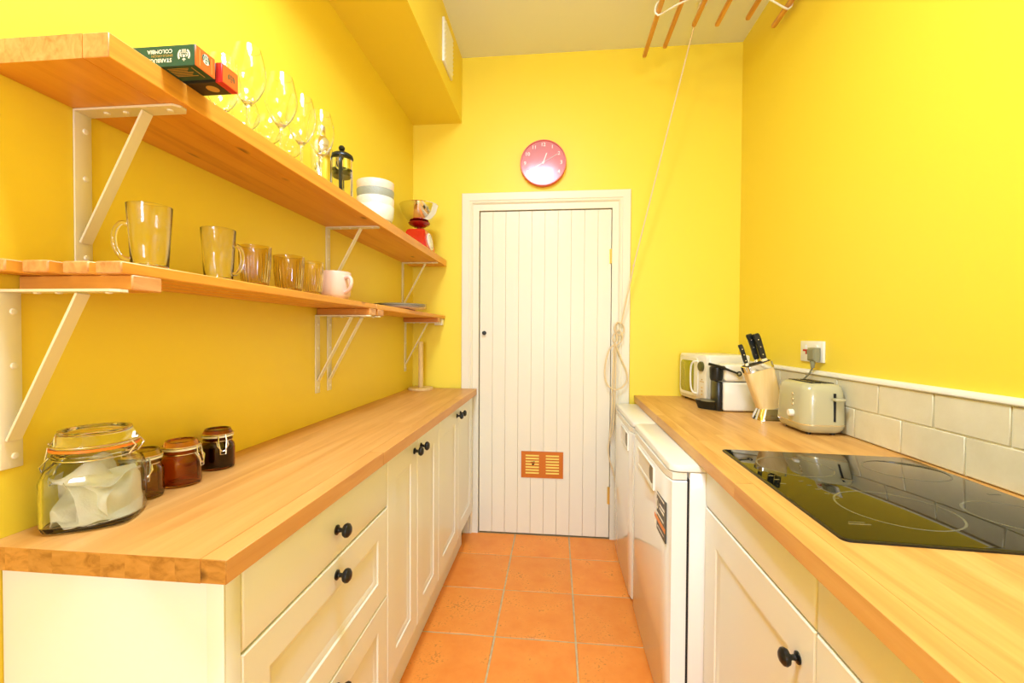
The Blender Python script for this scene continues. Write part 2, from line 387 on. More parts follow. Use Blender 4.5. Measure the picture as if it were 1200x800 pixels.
# door of ten planks
door = struct('door_1', B().box(DX0+0.006, DX1-0.004, 0.012, 0.045, 0.009, DZ-0.006), door_paint, 'cream painted tongue and groove plank door', flat=True)
n = 10; x0, x1 = DX0+0.005, DX1-0.003; pw = (x1-x0)/n
pl = None
for k in range(n):
    c = (x0+pw*(k+0.5), 0.0, 0.008)
    if pl: inst(pl, 'plank', c, door)
    else:
        b = B().box(x0+0.0004, x0+pw-0.0004, 0.001, 0.02, 0.008, DZ-0.005, 0.0011, 1)
        pl = obj('plank', b, door_paint, door, loc=c)
tag(obj('door_knob', B().lathe([(0.0,0),(0.012,0),(0.013,0.002),(0.006,0.004),(0.005,0.012),(0.010,0.017),(0.0115,0.022),(0.009,0.027),(0,0.029)], (-0.442, 0.001, 1.25), 16, '-Y'), black, door), 'small black round knob')
for zc, h in ((1.716, 0.088), (0.266, 0.105)):
    b = B().lathe([(0, -h/2), (0.006, -h/2), (0.006, h/2), (0, h/2)], (0.331, -0.004, zc), 10)
    b.box(0.318, 0.331, -0.001, 0.001, zc-h/2, zc+h/2)
    tag(obj('hinge', b, brass, door), 'brass butt hinge')
# vent plate in the door
VX0, VX1, VZ0, VZ1 = -0.207, 0.0515, 0.358, 0.521
slots = [(-0.180, -0.097), (-0.055, 0.026)]
b = B(); zt, zb = 0.500, 0.375; ns = 7; ph = (zt-zb)/ns; sh = ph*0.58
xs = [VX0, slots[0][0], slots[0][1], slots[1][0], slots[1][1], VX1]
for a in (0, 2, 4): b.box(xs[a], xs[a+1], -0.0045, 0.0, VZ0, VZ1)
for sx0, sx1 in slots:
    b.box(sx0, sx1, -0.0045, 0, zt, VZ1); b.box(sx0, sx1, -0.0045, 0, VZ0, zb+ph-sh)
    for k in range(ns-1): b.box(sx0, sx1, -0.0045, 0, zt-ph*k-ph, zt-ph*k-sh)
vp = tag(obj('vent_plate', b, vent_m, door, flat=True), 'copper brown ventilation plate with two banks of slots')
for sx0, sx1 in slots: obj('vent_mesh', B().box(sx0, sx1, -0.0018, -0.0002, zb, zt), vent_back, vp, flat=True)
obj('vent_dirt', B().lathe([(0,0),(0.013,0.0006),(0.009,0.0014),(0,0.0018)], (-0.134, -0.0022, 0.448), 7, '-Y', mod=lambda a, h: 1+0.4*math.sin(3*a)), dark_gap, vp)
# door closing strip (thin dark shadow gap is a real gap); soffit air vent
av = thing('air_vent', 'white air vent on side of yellow soffit', 'vent', (-0.589, -0.39, 2.75))
obj('frame', B().box(-0.5885, -0.576, -0.482, -0.300, 2.638, 2.862, 0.003), white_plastic, av)
for k in range(9): obj('slat', B().strap((-0.574, -0.472, 2.66+k*0.0225), (-0.574, -0.31, 2.66+k*0.0225), (0.5, 0, 0.86), 0.016, (0.86, 0, -0.5), 0.002, 0), white_plastic, av, flat=True)
# flush ceiling lamp (above the viewer's frame)
cl = thing('ceiling_light', 'round white flush ceiling light above the walkway', 'lamp', (PEND.x, PEND.y, ZC))
obj('base', B().lathe([(0, 0), (0.32, 0), (0.32, -0.022), (0, -0.022)], (PEND.x, PEND.y, ZC-0.001), 40), white_plastic, cl)
obj('rim', B().lathe([(0.325, 0), (0.335, 0), (0.335, -0.045), (0.325, -0.045)], (PEND.x, PEND.y, ZC-0.001), 40, closed=True), white_plastic, cl)

# ================================================================== LEFT CABINETS
def nested_panel(u0, u1, v0, v1, thick, rings, fmap, back=True):
    """door front: rings of (inset, height below the face)"""
    b = B(); R_ = [[(u0, v0, -thick), (u1, v0, -thick), (u1, v1, -thick), (u0, v1, -thick)]]
    for ins, d in rings:
        R_.append([(u0+ins, v0+ins, -d), (u1-ins, v0+ins, -d), (u1-ins, v1-ins, -d), (u0+ins, v1-ins, -d)])
    b.loft([[fmap(*p) for p in r] for r in R_]); return b
SHAKER = lambda rail: [(0, 0.003), (0.003, 0), (rail, 0), (rail+0.004, 0.0035), (rail+0.007, 0.0035), (rail+0.016, 0.0085), (rail+0.019, 0.0085)]
SLAB = [(0, 0.005), (0.0025, 0.0015), (0.007, 0)]
KNOB = [(0, 0), (0.0115, 0), (0.0115, 0.003), (0.006, 0.006), (0.0048, 0.012), (0.0065, 0.016), (0.014, 0.019), (0.0165, 0.024), (0.0155, 0.029), (0.010, 0.0335), (0, 0.035)]
def knob(parent, c, axis): return tag(obj('knob', B().lathe(KNOB, c, 20, axis), black, parent), 'round black knob')
LX = -0.505
fl = lambda u, v, w_: (LX + w_, u, v)
drawer_unit = thing('drawer_unit', 'cream base unit of three drawers at near end of left worktop', 'cabinet', (-0.70, -1.735, 0))
obj('carcass', B().box(XL+0.001, LX-0.021, -2.036, -1.4155, 0.15, 0.8665), carcass, drawer_unit, flat=True)
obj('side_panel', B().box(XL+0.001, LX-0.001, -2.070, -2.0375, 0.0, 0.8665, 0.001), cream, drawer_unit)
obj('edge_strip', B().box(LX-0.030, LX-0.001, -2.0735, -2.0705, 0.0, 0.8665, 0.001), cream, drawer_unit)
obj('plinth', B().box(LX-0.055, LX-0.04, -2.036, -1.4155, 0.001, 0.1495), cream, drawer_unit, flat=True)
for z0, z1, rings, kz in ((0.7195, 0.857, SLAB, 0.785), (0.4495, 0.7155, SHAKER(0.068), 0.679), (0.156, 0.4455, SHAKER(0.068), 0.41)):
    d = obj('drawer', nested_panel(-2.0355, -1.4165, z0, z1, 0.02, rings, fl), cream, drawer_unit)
    if rings is SLAB: tag(d, 'flat top drawer front')
    knob(d, (LX, -1.726, kz), 'X')
def cupboard(label, y0, y1, ym, kn):
    c = thing('base_cupboard', label, 'cabinet', (-0.70, (y0+y1)/2, 0))
    obj('carcass', B().box(XL+0.001, LX-0.021, y0+0.0005, y1-0.0005, 0.15, 0.8665), carcass, c, flat=True)
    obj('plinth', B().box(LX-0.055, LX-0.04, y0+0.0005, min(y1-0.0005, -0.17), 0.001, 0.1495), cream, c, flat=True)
    for a, e, ky in ((y0, ym, kn[0]), (ym, y1, kn[1])):
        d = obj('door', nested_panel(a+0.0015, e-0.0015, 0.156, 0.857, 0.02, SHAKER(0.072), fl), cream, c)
        knob(d, (LX, ky, 0.82), 'X')
    return c
cupboard('cream two door base cupboard in middle of left run', -1.4155, -0.830, -1.1255, (-1.163, -1.088))
cupboard('cream two door base cupboard beside the plank door', -0.830, -0.055, -0.438, (-0.478, -0.398))
# worktops made of staves
def staves(name, label, loc, xa, xb, y_near, y_far, z0, z1, n, material, end, lens):
    """xa(y), xb(y): front and wall edge; staves run along Y"""
    t = thing(name, label, 'worktop', loc)
    for k in range(n):
        y = y_near; first = True
        while y < y_far - 1e-6:
            L_ = random.uniform(*lens) * (random.uniform(0.3, 1) if first else 1); first = False
            e = min(y_far, y + L_)
            if y_far - e < 0.25: e = y_far
            pts = []
            dz = random.uniform(0, 0.00012)
            for z in (z0, z1 - dz):
                for (yy, f) in ((y, k/n), (y, (k+1)/n), (e, (k+1)/n), (e, k/n)):
                    pts.append((xa(yy) + (xb(yy)-xa(yy))*f, yy, z))
            edge = 0.0010 if k == 0 else 0
            c = ((pts[0][0]+pts[1][0])/2, y, z0)
            obj('stave', B().hexa(pts, edge, 1), material, t, loc=None, ends=(1, end))
            y = e
    return t
staves('worktop', 'left beech block worktop with jars standing on it', (-0.69, -1.05, 0.868), lambda y: -0.4847, lambda y: XL+0.0008, -2.095, -0.024, 0.868, 0.905, 10, wt_left, wt_end, (0.9, 1.8))
ZR = 0.8794
fr = lambda y: 0.473 + 0.0205*y
staves('worktop', 'right beech block worktop with the hob set into it', (0.76, -1.5, 0.84), fr, lambda y: XR-0.0006, -3.3, -0.0008, 0.840, ZR, 14, wt_right, wt_end, (0.5, 1.3))

# ================================================================== RIGHT CABINETS
RX = 0.467
fr_ = lambda u, v, w_: (RX - w_, u, v)
def rcab(label, y0, y1, ky):
    c = thing('base_cabinet', label, 'cabinet', (0.76, (y0+y1)/2, 0))
    obj('carcass', B().box(RX+0.021, XR-0.014, y0+0.0005, y1-0.0005, 0.12, 0.8395), carcass, c, flat=True)
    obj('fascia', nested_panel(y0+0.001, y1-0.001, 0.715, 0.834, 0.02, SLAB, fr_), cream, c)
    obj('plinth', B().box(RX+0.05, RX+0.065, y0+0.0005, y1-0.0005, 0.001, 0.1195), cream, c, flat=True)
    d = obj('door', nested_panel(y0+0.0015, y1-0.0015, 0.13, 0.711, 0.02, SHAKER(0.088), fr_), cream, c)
    knob(d, (RX, ky, 0.627), '-X')
rcab('cream base cabinet under the hob beside the white appliances', -1.868, -1.288, -1.815)
rcab('cream base cabinet nearest the viewer under right worktop', -2.468, -1.8685, -1.925)
rcab('cream base cabinet behind the viewer under right worktop', -3.068, -2.4685, -2.9)
# ================================================================== APPLIANCES
def appliance(label, y0, y1, fx, hy0, hy1, bulge, name):
    a = thing(name, label, 'appliance', (0.7, (y0+y1)/2, 0))
    obj('cabinet', B().box(fx+0.068, XR-0.02, y0+0.003, y1-0.003, 0.012, 0.8135, 0.004), white_gloss, a)
    obj('gasket', B().box(fx+0.0605, fx+0.068, y0+0.006, y1-0.01, 0.05, 0.79), dark_gap, a, flat=True)
    # bowed door
    rings = []; n_ = 14
    def sec(z, ins):
        out = []
        for i in range(n_+1):
            t = i/n_; y = y0+0.002+ins + (y1-y0-0.004-2*ins)*t
            r = 0.012; d = min(t, 1-t)*(y1-y0)
            x = fx + ins*0.7 + bulge*(2*t-1)**2*1.0 + (r - math.sqrt(max(0, r*r-(r-d)**2)) if d < r else 0)*0.75
            out.append((x, y, z))
        out += [(fx+0.060, y1-0.002-ins, z), (fx+0.060, y0+0.002+ins, z)]
        return out
    dr = obj('door', B().loft([sec(0.012, 0.004), sec(0.016, 0.0), sec(0.783, 0.0), sec(0.787, 0.004)]), white_gloss, a)
    # control strip and lid
    obj('control_panel', B().loft([sec(0.790, 0.002), sec(0.812, 0.002)]), white_plastic, a)
    lid = B()
    def lsec(z, ins):
        return rrect((fx+0.008+XR-0.03)/2, (y0+y1)/2, (XR-0.03-fx-0.008)/2-ins, (y1-y0)/2-0.001-ins, 0.03, z, 5)
    lid.loft([lsec(0.8145, 0.003), lsec(0.8165, 0.0), lsec(0.828, 0.0), lsec(0.8345, 0.003), lsec(0.8375, 0.010)])
    obj('lid', lid, white_plastic, a)
    # recessed grip
    zc0, zc1 = 0.690, 0.772
    g = obj('grip_recess', B().loft([[(fx+0.0045+dx, y, z) for y, z in ((hy0+i_, zc0+i_), (hy1-i_, zc0+i_), (hy1-i_, zc1-i_*0.2), (hy0+i_, zc1-i_*0.2))] for dx, i_ in ((0.006, 0), (-0.0095, 0.0), (-0.0105, 0.003), (-0.0095, 0.007), (-0.0050, 0.012))]), white_plastic, dr)
    tag(obj('grip_oval', B().lathe([(0, 0), (0.034, 0.0), (0.034, 0.003), (0, 0.003)], (fx+0.0005, hy0+0.045, 0.738), 24, '-X', mod=lambda t, h: 1.25 if False else 1.0), grey_oval, dr), 'grey oval inside the recess')  # plain grey disc at one end of the grip recess
    tag(obj('screw_cap', B().lathe([(0, 0), (0.005, 0), (0.004, 0.0015), (0, 0.002)], (fx+0.006+bulge*0.1, hy0+0.14, 0.801), 10, '-X'), grey_oval, a), 'small grey indicator dot')
    return a, dr
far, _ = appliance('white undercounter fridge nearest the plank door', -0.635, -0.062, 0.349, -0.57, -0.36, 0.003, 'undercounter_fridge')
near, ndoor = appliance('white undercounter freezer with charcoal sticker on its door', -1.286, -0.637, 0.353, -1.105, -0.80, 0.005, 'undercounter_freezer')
# sticker
sx, SY0, SY1, SZ0, SZ1 = 0.3545, -1.255, -1.098, 0.572, 0.704
st = obj('sticker', B().box(sx, sx+0.004, SY0, SY1, SZ0, SZ1), sticker_dark, ndoor, flat=True)
b = B().box(sx-0.0005, sx+0.001, SY0+0.0005, SY1-0.0005, SZ0+0.030, SZ0+0.046)
tag(obj('orange_band', b, sticker_orange, st, flat=True), 'orange band across the sticker')
b = text_b('10', 0.05, frame_M((sx-0.0006, SY1-0.038, SZ0+0.089), (0, -1, 0), (0, 0, 1)), bold=0.0012)
for u0, u1, z0, z1 in ((0.008, 0.14, 0.121, 0.127), (0.078, 0.145, 0.094, 0.102), (0.078, 0.14, 0.081, 0.089), (0.012, 0.135, 0.054, 0.061), (0.006, 0.024, 0.009, 0.022), (0.05, 0.14, 0.013, 0.0165)):
    b.box(sx-0.0004, sx+0.001, SY1-u1, SY1-u0, SZ0+z0, SZ0+z1)
obj('sticker_print', b, white_print, st, flat=True)

# ================================================================== HOB
hob = thing('induction_hob', 'black glass four zone hob set in right worktop', 'hob', (0.78, -1.58, ZR))
HA, HB_, HC, HD = Vector((0.524, -1.254, 0)), Vector((0.509, -1.872, 0)), Vector((1.026, -1.905, 0)), Vector((1.041, -1.290, 0))
def inset_quad(d, z, rc=0.016, n_=5):
    pts = [HA, HB_, HC, HD]; c = sum(pts, Vector())/4; out = []
    for i in range(4):
        p = pts[i]; e0 = (pts[i-1]-p).normalized(); e1 = (pts[(i+1) % 4]-p).normalized(); p = p + (e0+e1)*d; r = rc-d*0.5
        for k in range(n_+1):
            t = k/n_; a0 = p+e0*r; a1 = p+e1*r
            q = (1-t)**2*a0 + 2*t*(1-t)*p + t*t*a1
            out.append((q.x, q.y, z))
    return out
obj('rim', B().loft([inset_quad(0, ZR+0.0003), inset_quad(0, ZR+0.0035), inset_quad(0.0015, ZR+0.0045), inset_quad(0.004, ZR+0.0045)]), black, hob)
obj('glass_top', B().loft([inset_quad(0.0042, ZR+0.0005), inset_quad(0.0042, ZR+0.0048), inset_quad(0.0055, ZR+0.0052)]), hob_glass, hob)
hz = ZR+0.00525
def hob_pt(s, t): return HA.lerp(HD, s).lerp(HB_.lerp(HC, s), t)
def ring_b(c, r0, r1):
    return B().lathe([(r0, 0), (r1, 0), (r1, 0.0002), (r0, 0.0002)], (c[0], c[1], hz), 48, closed=True)
for c, r in (((0.655, -1.425), 0.092), ((0.705, -1.715), 0.105), ((0.935, -1.425), 0.092), ((0.925, -1.73), 0.085)):
    obj('cooking_zone', ring_b(c, r-0.004, r), hob_print, hob, flat=True)
b = B()
for k in range(5): 
    p = Vector((0.60+0.004*k, -1.555-0.028*k, 0)); b.box(p.x, p.x+0.010, p.y, p.y+0.004, hz, hz+0.0002)
for k in range(3): b.box(0.545, 0.558, -1.52-0.03*k, -1.514-0.03*k, hz, hz+0.0002)
b.box(0.56, 0.60, -1.805, -1.800, hz, hz+0.0002); b.box(0.565, 0.595, -1.795, -1.792, hz, hz+0.0002)
b.box(0.985, 1.01, -1.60, -1.594, hz, hz+0.0002)
obj('control_marks', b, hob_print, hob, flat=True)

# ================================================================== SHELVES
SF = -0.676
us = thing('wall_shelf', 'thick pine upper shelf on white brackets along left wall', 'shelf', (-0.786, -1.06, 1.66))
for k in range(5):
    a = XL+0.0008 + (SF-XL-0.0008)*k/5; e = XL+0.0008 + (SF-XL-0.0008)*(k+1)/5
    obj('board', B().box(a, e, -2.089, -0.035, 1.660, 1.6975 - random.uniform(0, 0.0001), 0.0012 if k == 4 else 0, 1), pine, us, ends=(1, pine_end))
def slat_shelf(label, y0, y1, battens):
    t = thing('slatted_shelf', label, 'shelf', (-0.79, (y0+y1)/2, 1.312))
    n_ = 4; wx = 0.0465; gap = (abs(XL+0.001+0.690) - n_*wx)/(n_-1)
    for k in range(n_):
        a = XL+0.001 + k*(wx+gap)
        obj('slat', B().box(a, a+wx, y0 - (0.034, 0.018, 0.004, 0)[k]*(y0 < -1.5), y1, 1.3372, 1.357, 0.002, 1), pine, t, ends=(1, pine_end))
    for y in battens:
        obj('batten', B().box(XL+0.001, -0.6885, y, y+0.055, 1.312, 1.337, 0.002, 1), pine_x, t, ends=(0, pine_end))
slat_shelf('long slatted pine lower shelf holding the glasses and mug', -2.060, -1.064, (-2.043, -1.122))
slat_shelf('short slatted pine lower shelf holding the plates', -1.060, -0.004, (-1.048, -0.175))
def bracket(y, ztop, label, group):
    t = thing('shelf_bracket', label, 'bracket', (XL, y, ztop), group)
    t1 = ztop-0.0006; wd = 0.031
    obj('wall_strip', B().box(XL+0.0005, XL+0.0045, y-wd/2, y+wd/2, t1-0.295, t1, 0.0014, 2), bracket_paint, t)
    # arm with a chamfered tip
    b = B(); z0, z1 = t1-0.0042, t1
    pts = [(XL+0.0046, y-wd/2), (-0.697, y-wd/2), (-0.688, y-wd/5), (-0.688, y+wd/5), (-0.697, y+wd/2), (XL+0.0046, y+wd/2)]
    b.loft([[(px_, py_, z0) for px_, py_ in pts], [(px_, py_, z1) for px_, py_ in pts]])
    obj('arm', b, bracket_paint, t)
    obj('brace', B().strap((XL+0.007, y, t1-0.248), (-0.762, y, t1-0.0062), (0, 1, 0), 0.021, (0.875, 0, -0.484), 0.0045), bracket_paint, t)
    for zz in (0.035, 0.125, 0.275): obj('screw', B().lathe([(0, 0), (0.0055, 0), (0.0045, 0.0022), (0, 0.003)], (XL+0.0045, y+0.004, t1-zz), 12, 'X'), white_plastic, t)
    for xx in (-0.845, -0.805, -0.715): obj('screw', B().lathe([(0, -0.003), (0.0045, -0.0022), (0.0055, 0), (0, 0)], (xx, y, z0), 12), white_plastic, t)
    return t
b0 = bracket(-1.9415, 1.660, 'white steel bracket nearest the viewer under upper shelf', 'white steel shelf brackets')
for y, zt, l in ((-1.0405, 1.66, 'white steel bracket at middle of upper shelf above the pink mug'), (-0.188, 1.66, 'white steel bracket under far end of upper shelf'),
                 (-2.057, 1.312, 'white steel bracket nearest the viewer under lower shelf above the big jar'), (-1.118, 1.312, 'nearer of two white brackets where the lower shelves meet'),
                 (-1.031, 1.312, 'farther of two white brackets where the lower shelves meet'), (-0.143, 1.312, 'white steel bracket under lower shelf above the paper towel post')):
    copy_thing(b0, (XL, y, zt), l)

# ================================================================== UPPER SHELF OBJECTS
ZU = 1.6976
def emblem(parent, M, r, disc=False):
    """round figure emblem: crowned face between two curling tails"""
    b = B()
    if disc:
        b.poly([(r*math.cos(2*PI*k/28), r*math.sin(2*PI*k/28), 0) for k in range(28)])
        b.xf(M); e = obj('emblem', b, white_print, parent, flat=True, local=True); m2 = emblem_green; sgn = 0.0003
    else: e = parent; m2 = white_print; sgn = 0
    c = B()
    def arc(r0, r1, a0, a1, cx=0, cy=0, n_=10):
        for i in range(n_):
            t0, t1 = a0+(a1-a0)*i/n_, a0+(a1-a0)*(i+1)/n_
            c.poly([(cx+q*math.cos(t), cy+q*math.sin(t), sgn) for q, t in ((r0, t0), (r1, t0), (r1, t1), (r0, t1))])
    for s_ in (1, -1):
        A = (lambda a: a) if s_ == 1 else (lambda a: PI-a)
        arc(0.74*r, 1.0*r, A(-0.95), A(0.62)); arc(0.50*r, 0.64*r, A(-0.75), A(0.35))
        arc(0.20*r, 0.30*r, A(-1.2), A(0.8), s_*0.14*r, 0.1*r)
    for k in range(5): c.box(-0.28*r+0.14*r*k-0.03*r, -0.28*r+0.14*r*k+0.03*r, -0.85*r, -0.25*r, sgn, sgn+0.00005)
    c.poly([(0.16*r*math.cos(2*PI*k/16), 0.12*r+0.24*r*math.sin(2*PI*k/16), sgn) for k in range(16)])
    c.poly([(-0.2*r, 0.5*r, sgn), (0.2*r, 0.5*r, sgn), (0.3*r, 0.72*r, sgn), (0.1*r, 0.64*r, sgn), (0, 0.95*r, sgn), (-0.1*r, 0.64*r, sgn), (-0.3*r, 0.72*r, sgn)])
    c.xf(M); obj('emblem_figure' if disc else 'emblem', c, m2, e, flat=True, local=True)
def capsule_box(label, xr, y0, y1, h, ln, sleeve, cap, extras):
    t = thing('coffee_box', label, 'box', (xr, (y0+y1)/2, ZU), 'coffee capsule boxes')
    o = ORG[t]
    bx = obj('sleeve', B().box(xr-ln, xr-0.0125*extras, y0, y1, ZU, ZU+h, 0.0006, 1), sleeve, t)
    cp = obj('end_cap', B().box(xr-0.0125*extras+0.0001, xr, y0, y1, ZU, ZU+h, 0.0006, 1), cap, t)
    return t, bx, cp, o
t, bx, cp, o = capsule_box('green coffee capsule box overhanging upper shelf, lettered upside down', -0.612, -2.000, -1.957, 0.0355, 0.19, box_green, box_orange, 0.15)
# printing on the side that faces the viewer, upside down
def UD(x, z): return frame_M(Vector((x, -2.0003, z))-o, (-1, 0, 0), (0, 0, -1))
zc = ZU+0.0178
emblem(bx, UD(-0.6335, zc), 0.0118)
b = text_b('STARBUCKS', 0.0092, UD(-0.681, zc-0.0070), bold=0.00018); text_b('COLOMBIA', 0.0092, UD(-0.678, zc+0.0082), b, bold=0.0002)
tag(obj('lettering', b, white_print, bx, flat=True, local=True), 'white upside down lettering')
b = text_b('SINGLE-ORIGIN', 0.0058, UD(-0.674, zc+0.0008))
tag(obj('small_lettering', b, gold_print, bx, flat=True, local=True), 'gold upside down lettering')
DN = lambda x, y: frame_M(Vector((x, y, ZU-0.0003))-o, (1, 0, 0), (0, -1, 0))
b = B()
for k in range(7): b.box(-0.672-o.x, -0.632-o.x-0.004*(k % 3), -1.993+0.0035*k-o.y, -1.9918+0.0035*k-o.y, ZU-0.0002-o.z, ZU-o.z)
b.box(-0.626-o.x, -0.6245-o.x, -1.994-o.y, -1.965-o.y, ZU-0.0002-o.z, ZU-o.z)
obj('underside_print', b, gold_print, bx, flat=True, local=True)
EN = lambda xr, y, z, oo: frame_M(Vector((xr+0.0003, y, z))-oo, (0, -1, 0), (0, 0, -1))
emblem(cp, EN(-0.612, -1.978, zc+0.004, o), 0.0085, True)
for y in (-1.992, -1.966): obj('cap_line', B().box(0.0001, 0.0005, y-o.y, y+0.0012-o.y, 0.004, 0.031), gold_print, cp, flat=True, local=True)
t, bx, cp, o = capsule_box('dark coffee capsule box with red end behind the green box', -0.606, -1.949, -1.908, 0.0355, 0.19, box_brown, box_red, 1.0)
emblem(cp, EN(-0.606, -1.926, zc, o), 0.0085, True)
obj('end_panel', B().box(-0.6062, -0.6056, -1.9465, -1.9105, ZU+0.002, ZU+0.0335), box_orange, cp, flat=True)
b = B(); b.poly([(-0.640-o.x+0.011*math.cos(2*PI*k/20), -1.929-o.y+0.011*math.sin(2*PI*k/20), -0.0002) for k in range(20)])
obj('underside_print', b, gold_print, bx, flat=True, local=True)
# wine glasses
def wine_glass(name, label, loc, R_, H, stem, group):
    t = thing(name, label, 'glass', loc, group)
    hb = H-stem
    outer = [(0.33*1.0*R_*0+0.0045, stem)]
    for k in range(1, 13):
        u = k/12; r = R_*math.sin(min(1, u*1.75)*PI/2)**0.72 * (1 - 0.30*max(0, (u-0.5)/0.5)**1.6)
        outer.append((max(r, 0.0045), stem + hb*u))
    inner = [(max(r-0.0011, 0.0002), z+0.002*(1-(i/12))) for i, (r, z) in enumerate(outer)]
    inner[0] = (0.0, stem+0.006)
    prof = [(0, 0), (R_*0.86, 0), (R_*0.86, 0.0012), (R_*0.4, 0.004), (0.0045, 0.010), (0.0038, 0.03), (0.0036, stem*0.85)] + outer + inner[::-1]
    obj('glass_body', B().lathe([(r, z) for r, z in prof], (0, 0, 0), 32), glass, t, local=True)
    return t
g0 = wine_glass('wine_glass', 'large balloon wine glass just right of the coffee boxes, front row', (-0.735, -1.708, ZU), 0.040, 0.222, 0.085, 'large wine glasses on the upper shelf')
for loc, l in (((-0.825, -1.678, ZU), 'large balloon wine glass mostly hidden behind the coffee boxes'), ((-0.728, -1.592, ZU), 'second large balloon wine glass from the coffee boxes, front row'),
               ((-0.735, -1.487, ZU), 'third large balloon wine glass from the coffee boxes, front row'), ((-0.725, -1.400, ZU), 'fourth large balloon wine glass, in front of the steel shaker')):
    copy_thing(g0, loc, l)
g1 = wine_glass('wine_glass', 'smaller wine glass at the wall behind the first large glass', (-0.835, -1.585, ZU), 0.036, 0.165, 0.085, 'smaller wine glasses at the wall')
for loc, l in (((-0.825, -1.500, ZU), 'smaller wine glass at the wall behind the second large glass'), ((-0.825, -1.400, ZU), 'smaller wine glass at the wall nearest the shaker')):
    copy_thing(g1, loc, l)
# cocktail shaker
sh_ = thing('cocktail_shaker', 'polished steel cocktail shaker between wine glasses and cafetiere', 'shaker', (-0.776, -1.305, ZU))
obj('cup', B().lathe([(0, 0), (0.028, 0), (0.030, 0.003), (0.0335, 0.10), (0.0345, 0.150), (0.0340, 0.151), (0, 0.151)], seg=32), steel, sh_, local=True)
obj('strainer_top', B().lathe([(0.0340, 0.151), (0.0335, 0.157), (0.029, 0.176), (0.019, 0.190), (0.0145, 0.194), (0, 0.194)], seg=32), steel, sh_, local=True)
obj('cap', B().lathe([(0.0150, 0.192), (0.0155, 0.195), (0.0145, 0.219), (0.012, 0.228), (0.006, 0.231), (0, 0.2315)], seg=24), steel, sh_, local=True)
# cafetiere
cf = thing('cafetiere', 'glass cafetiere with black lid and handle beside the bowls', 'coffee maker', (-0.752, -1.214, ZU))
obj('beaker', B().lathe([(0, 0.010), (0.033, 0.010), (0.034, 0.014), (0.034, 0.150), (0.036, 0.155), (0.0352, 0.155), (0.0325, 0.150), (0.0325, 0.014), (0, 0.0125)], seg=32), glass, cf, local=True)
b = B().lathe([(0.0345, 0.118), (0.0358, 0.118), (0.0358, 0.150), (0.0345, 0.150)], seg=32, closed=True); 
for a in (0.3, 1.87, 3.44, 5.01): b.strap((0.0357*math.cos(a), 0.0357*math.sin(a), 0.0), (0.0357*math.cos(a), 0.0357*math.sin(a), 0.12), (-math.sin(a), math.cos(a), 0), 0.006, (math.cos(a), math.sin(a), 0), 0.0014)
b.lathe([(0.0345, 0.0), (0.0358, 0.0), (0.0358, 0.014), (0.0345, 0.014)], seg=32, closed=True)
obj('frame', b, steel, cf, local=True)
obj('lid', B().lathe([(0, 0.156), (0.038, 0.156), (0.0395, 0.160), (0.037, 0.168), (0.026, 0.176), (0.010, 0.180), (0, 0.180)], seg=32), black_plastic, cf, local=True)
obj('plunger', B().lathe([(0, 0.094), (0.031, 0.094), (0.0315, 0.100), (0.031, 0.108), (0.0025, 0.110), (0.0025, 0.155), (0, 0.155)], seg=24), black_plastic, cf, local=True)
obj('plunger_knob', B().lathe([(0.0025, 0.179), (0.0035, 0.184), (0.010, 0.189), (0.011, 0.196), (0.007, 0.202), (0, 0.203)], seg=20), black_plastic, cf, local=True)
hd = smoothpath([(0.018, -0.033, 0.148), (0.024, -0.052, 0.148), (0.028, -0.064, 0.130), (0.028, -0.064, 0.08), (0.026, -0.058, 0.03), (0.020, -0.036, 0.02)], 5)
obj('handle', B().tube(hd, 0.0058, 8), black_plastic, cf, local=True)
# bowls
BW = [(0, 0), (0.046, 0), (0.048, 0.003), (0.066, 0.012), (0.0725, 0.028), (0.0755, 0.070), (0.0748, 0.0712), (0.0737, 0.070), (0.0705, 0.0305), (0.063, 0.0165), (0.044, 0.008), (0, 0.007)]
bw = []
bowls = [('pale blue white bowl at bottom of the bowl stack', bowl_pale), ('cream bowl second from bottom of the stack', bowl_cream), ('grey textured bowl third up in the bowl stack', bowl_grey), ('pink textured bowl on top of the bowl stack', bowl_pink)]
for k, (l, m) in enumerate(bowls):
    z = ZU + 0.033*k
    o = obj('bowl', B().lathe(BW, (-0.752, -0.925, z), 40), m, loc=(-0.752, -0.925, z)); tag(o, l, 'bowl', 'stacked bowls')
# kitchen scale
sc = thing('kitchen_scale', 'red kitchen scale with steel bowl at far end of upper shelf', 'scale', (-0.775, -0.265, ZU))
b = B().loft([[(-0.775+x, -0.265+y, ZU+z) for x, y in ((-hx, -hy), (hx, -hy), (hx, hy), (-hx, hy))] for z, hx, hy in ((0.004, 0.066, 0.086), (0.010, 0.070, 0.090), (0.118, 0.054, 0.070), (0.128, 0.046, 0.060))])
bmesh.ops.bevel(b.bm, geom=list(b.bm.edges), offset=0.005, segments=2, affect='EDGES')
body = obj('body', b, red, sc)
tiltM = Matrix.Translation((-0.775+0.0615, -0.265, ZU+0.065)) @ Matrix.Rotation(math.atan2(0.016, 0.108), 4, 'Y').inverted()
b = B().lathe([(0, 0.0), (0.047, 0.0), (0.0485, 0.004), (0.045, 0.006), (0, 0.006)], (0, 0, 0), 36, 'X').xf(tiltM)
dial = tag(obj('dial', b, white_print, sc), 'round white weighing dial')
b = B()
for k in range(24):
    a = 2*PI*k/24; q = 0.033 if k % 2 else 0.030
    b.strap((0.0064, q*math.cos(a), q*math.sin(a)), (0.0064, 0.039*math.cos(a), 0.039*math.sin(a)), (0, -math.sin(a), math.cos(a)), 0.0014, (1, 0, 0), 0.0003, 0)
b.strap((0.0066, -0.004, -0.010), (0.0066, 0.012, 0.030), (0, 1, -0.4), 0.002, (1, 0, 0), 0.0003, 0)
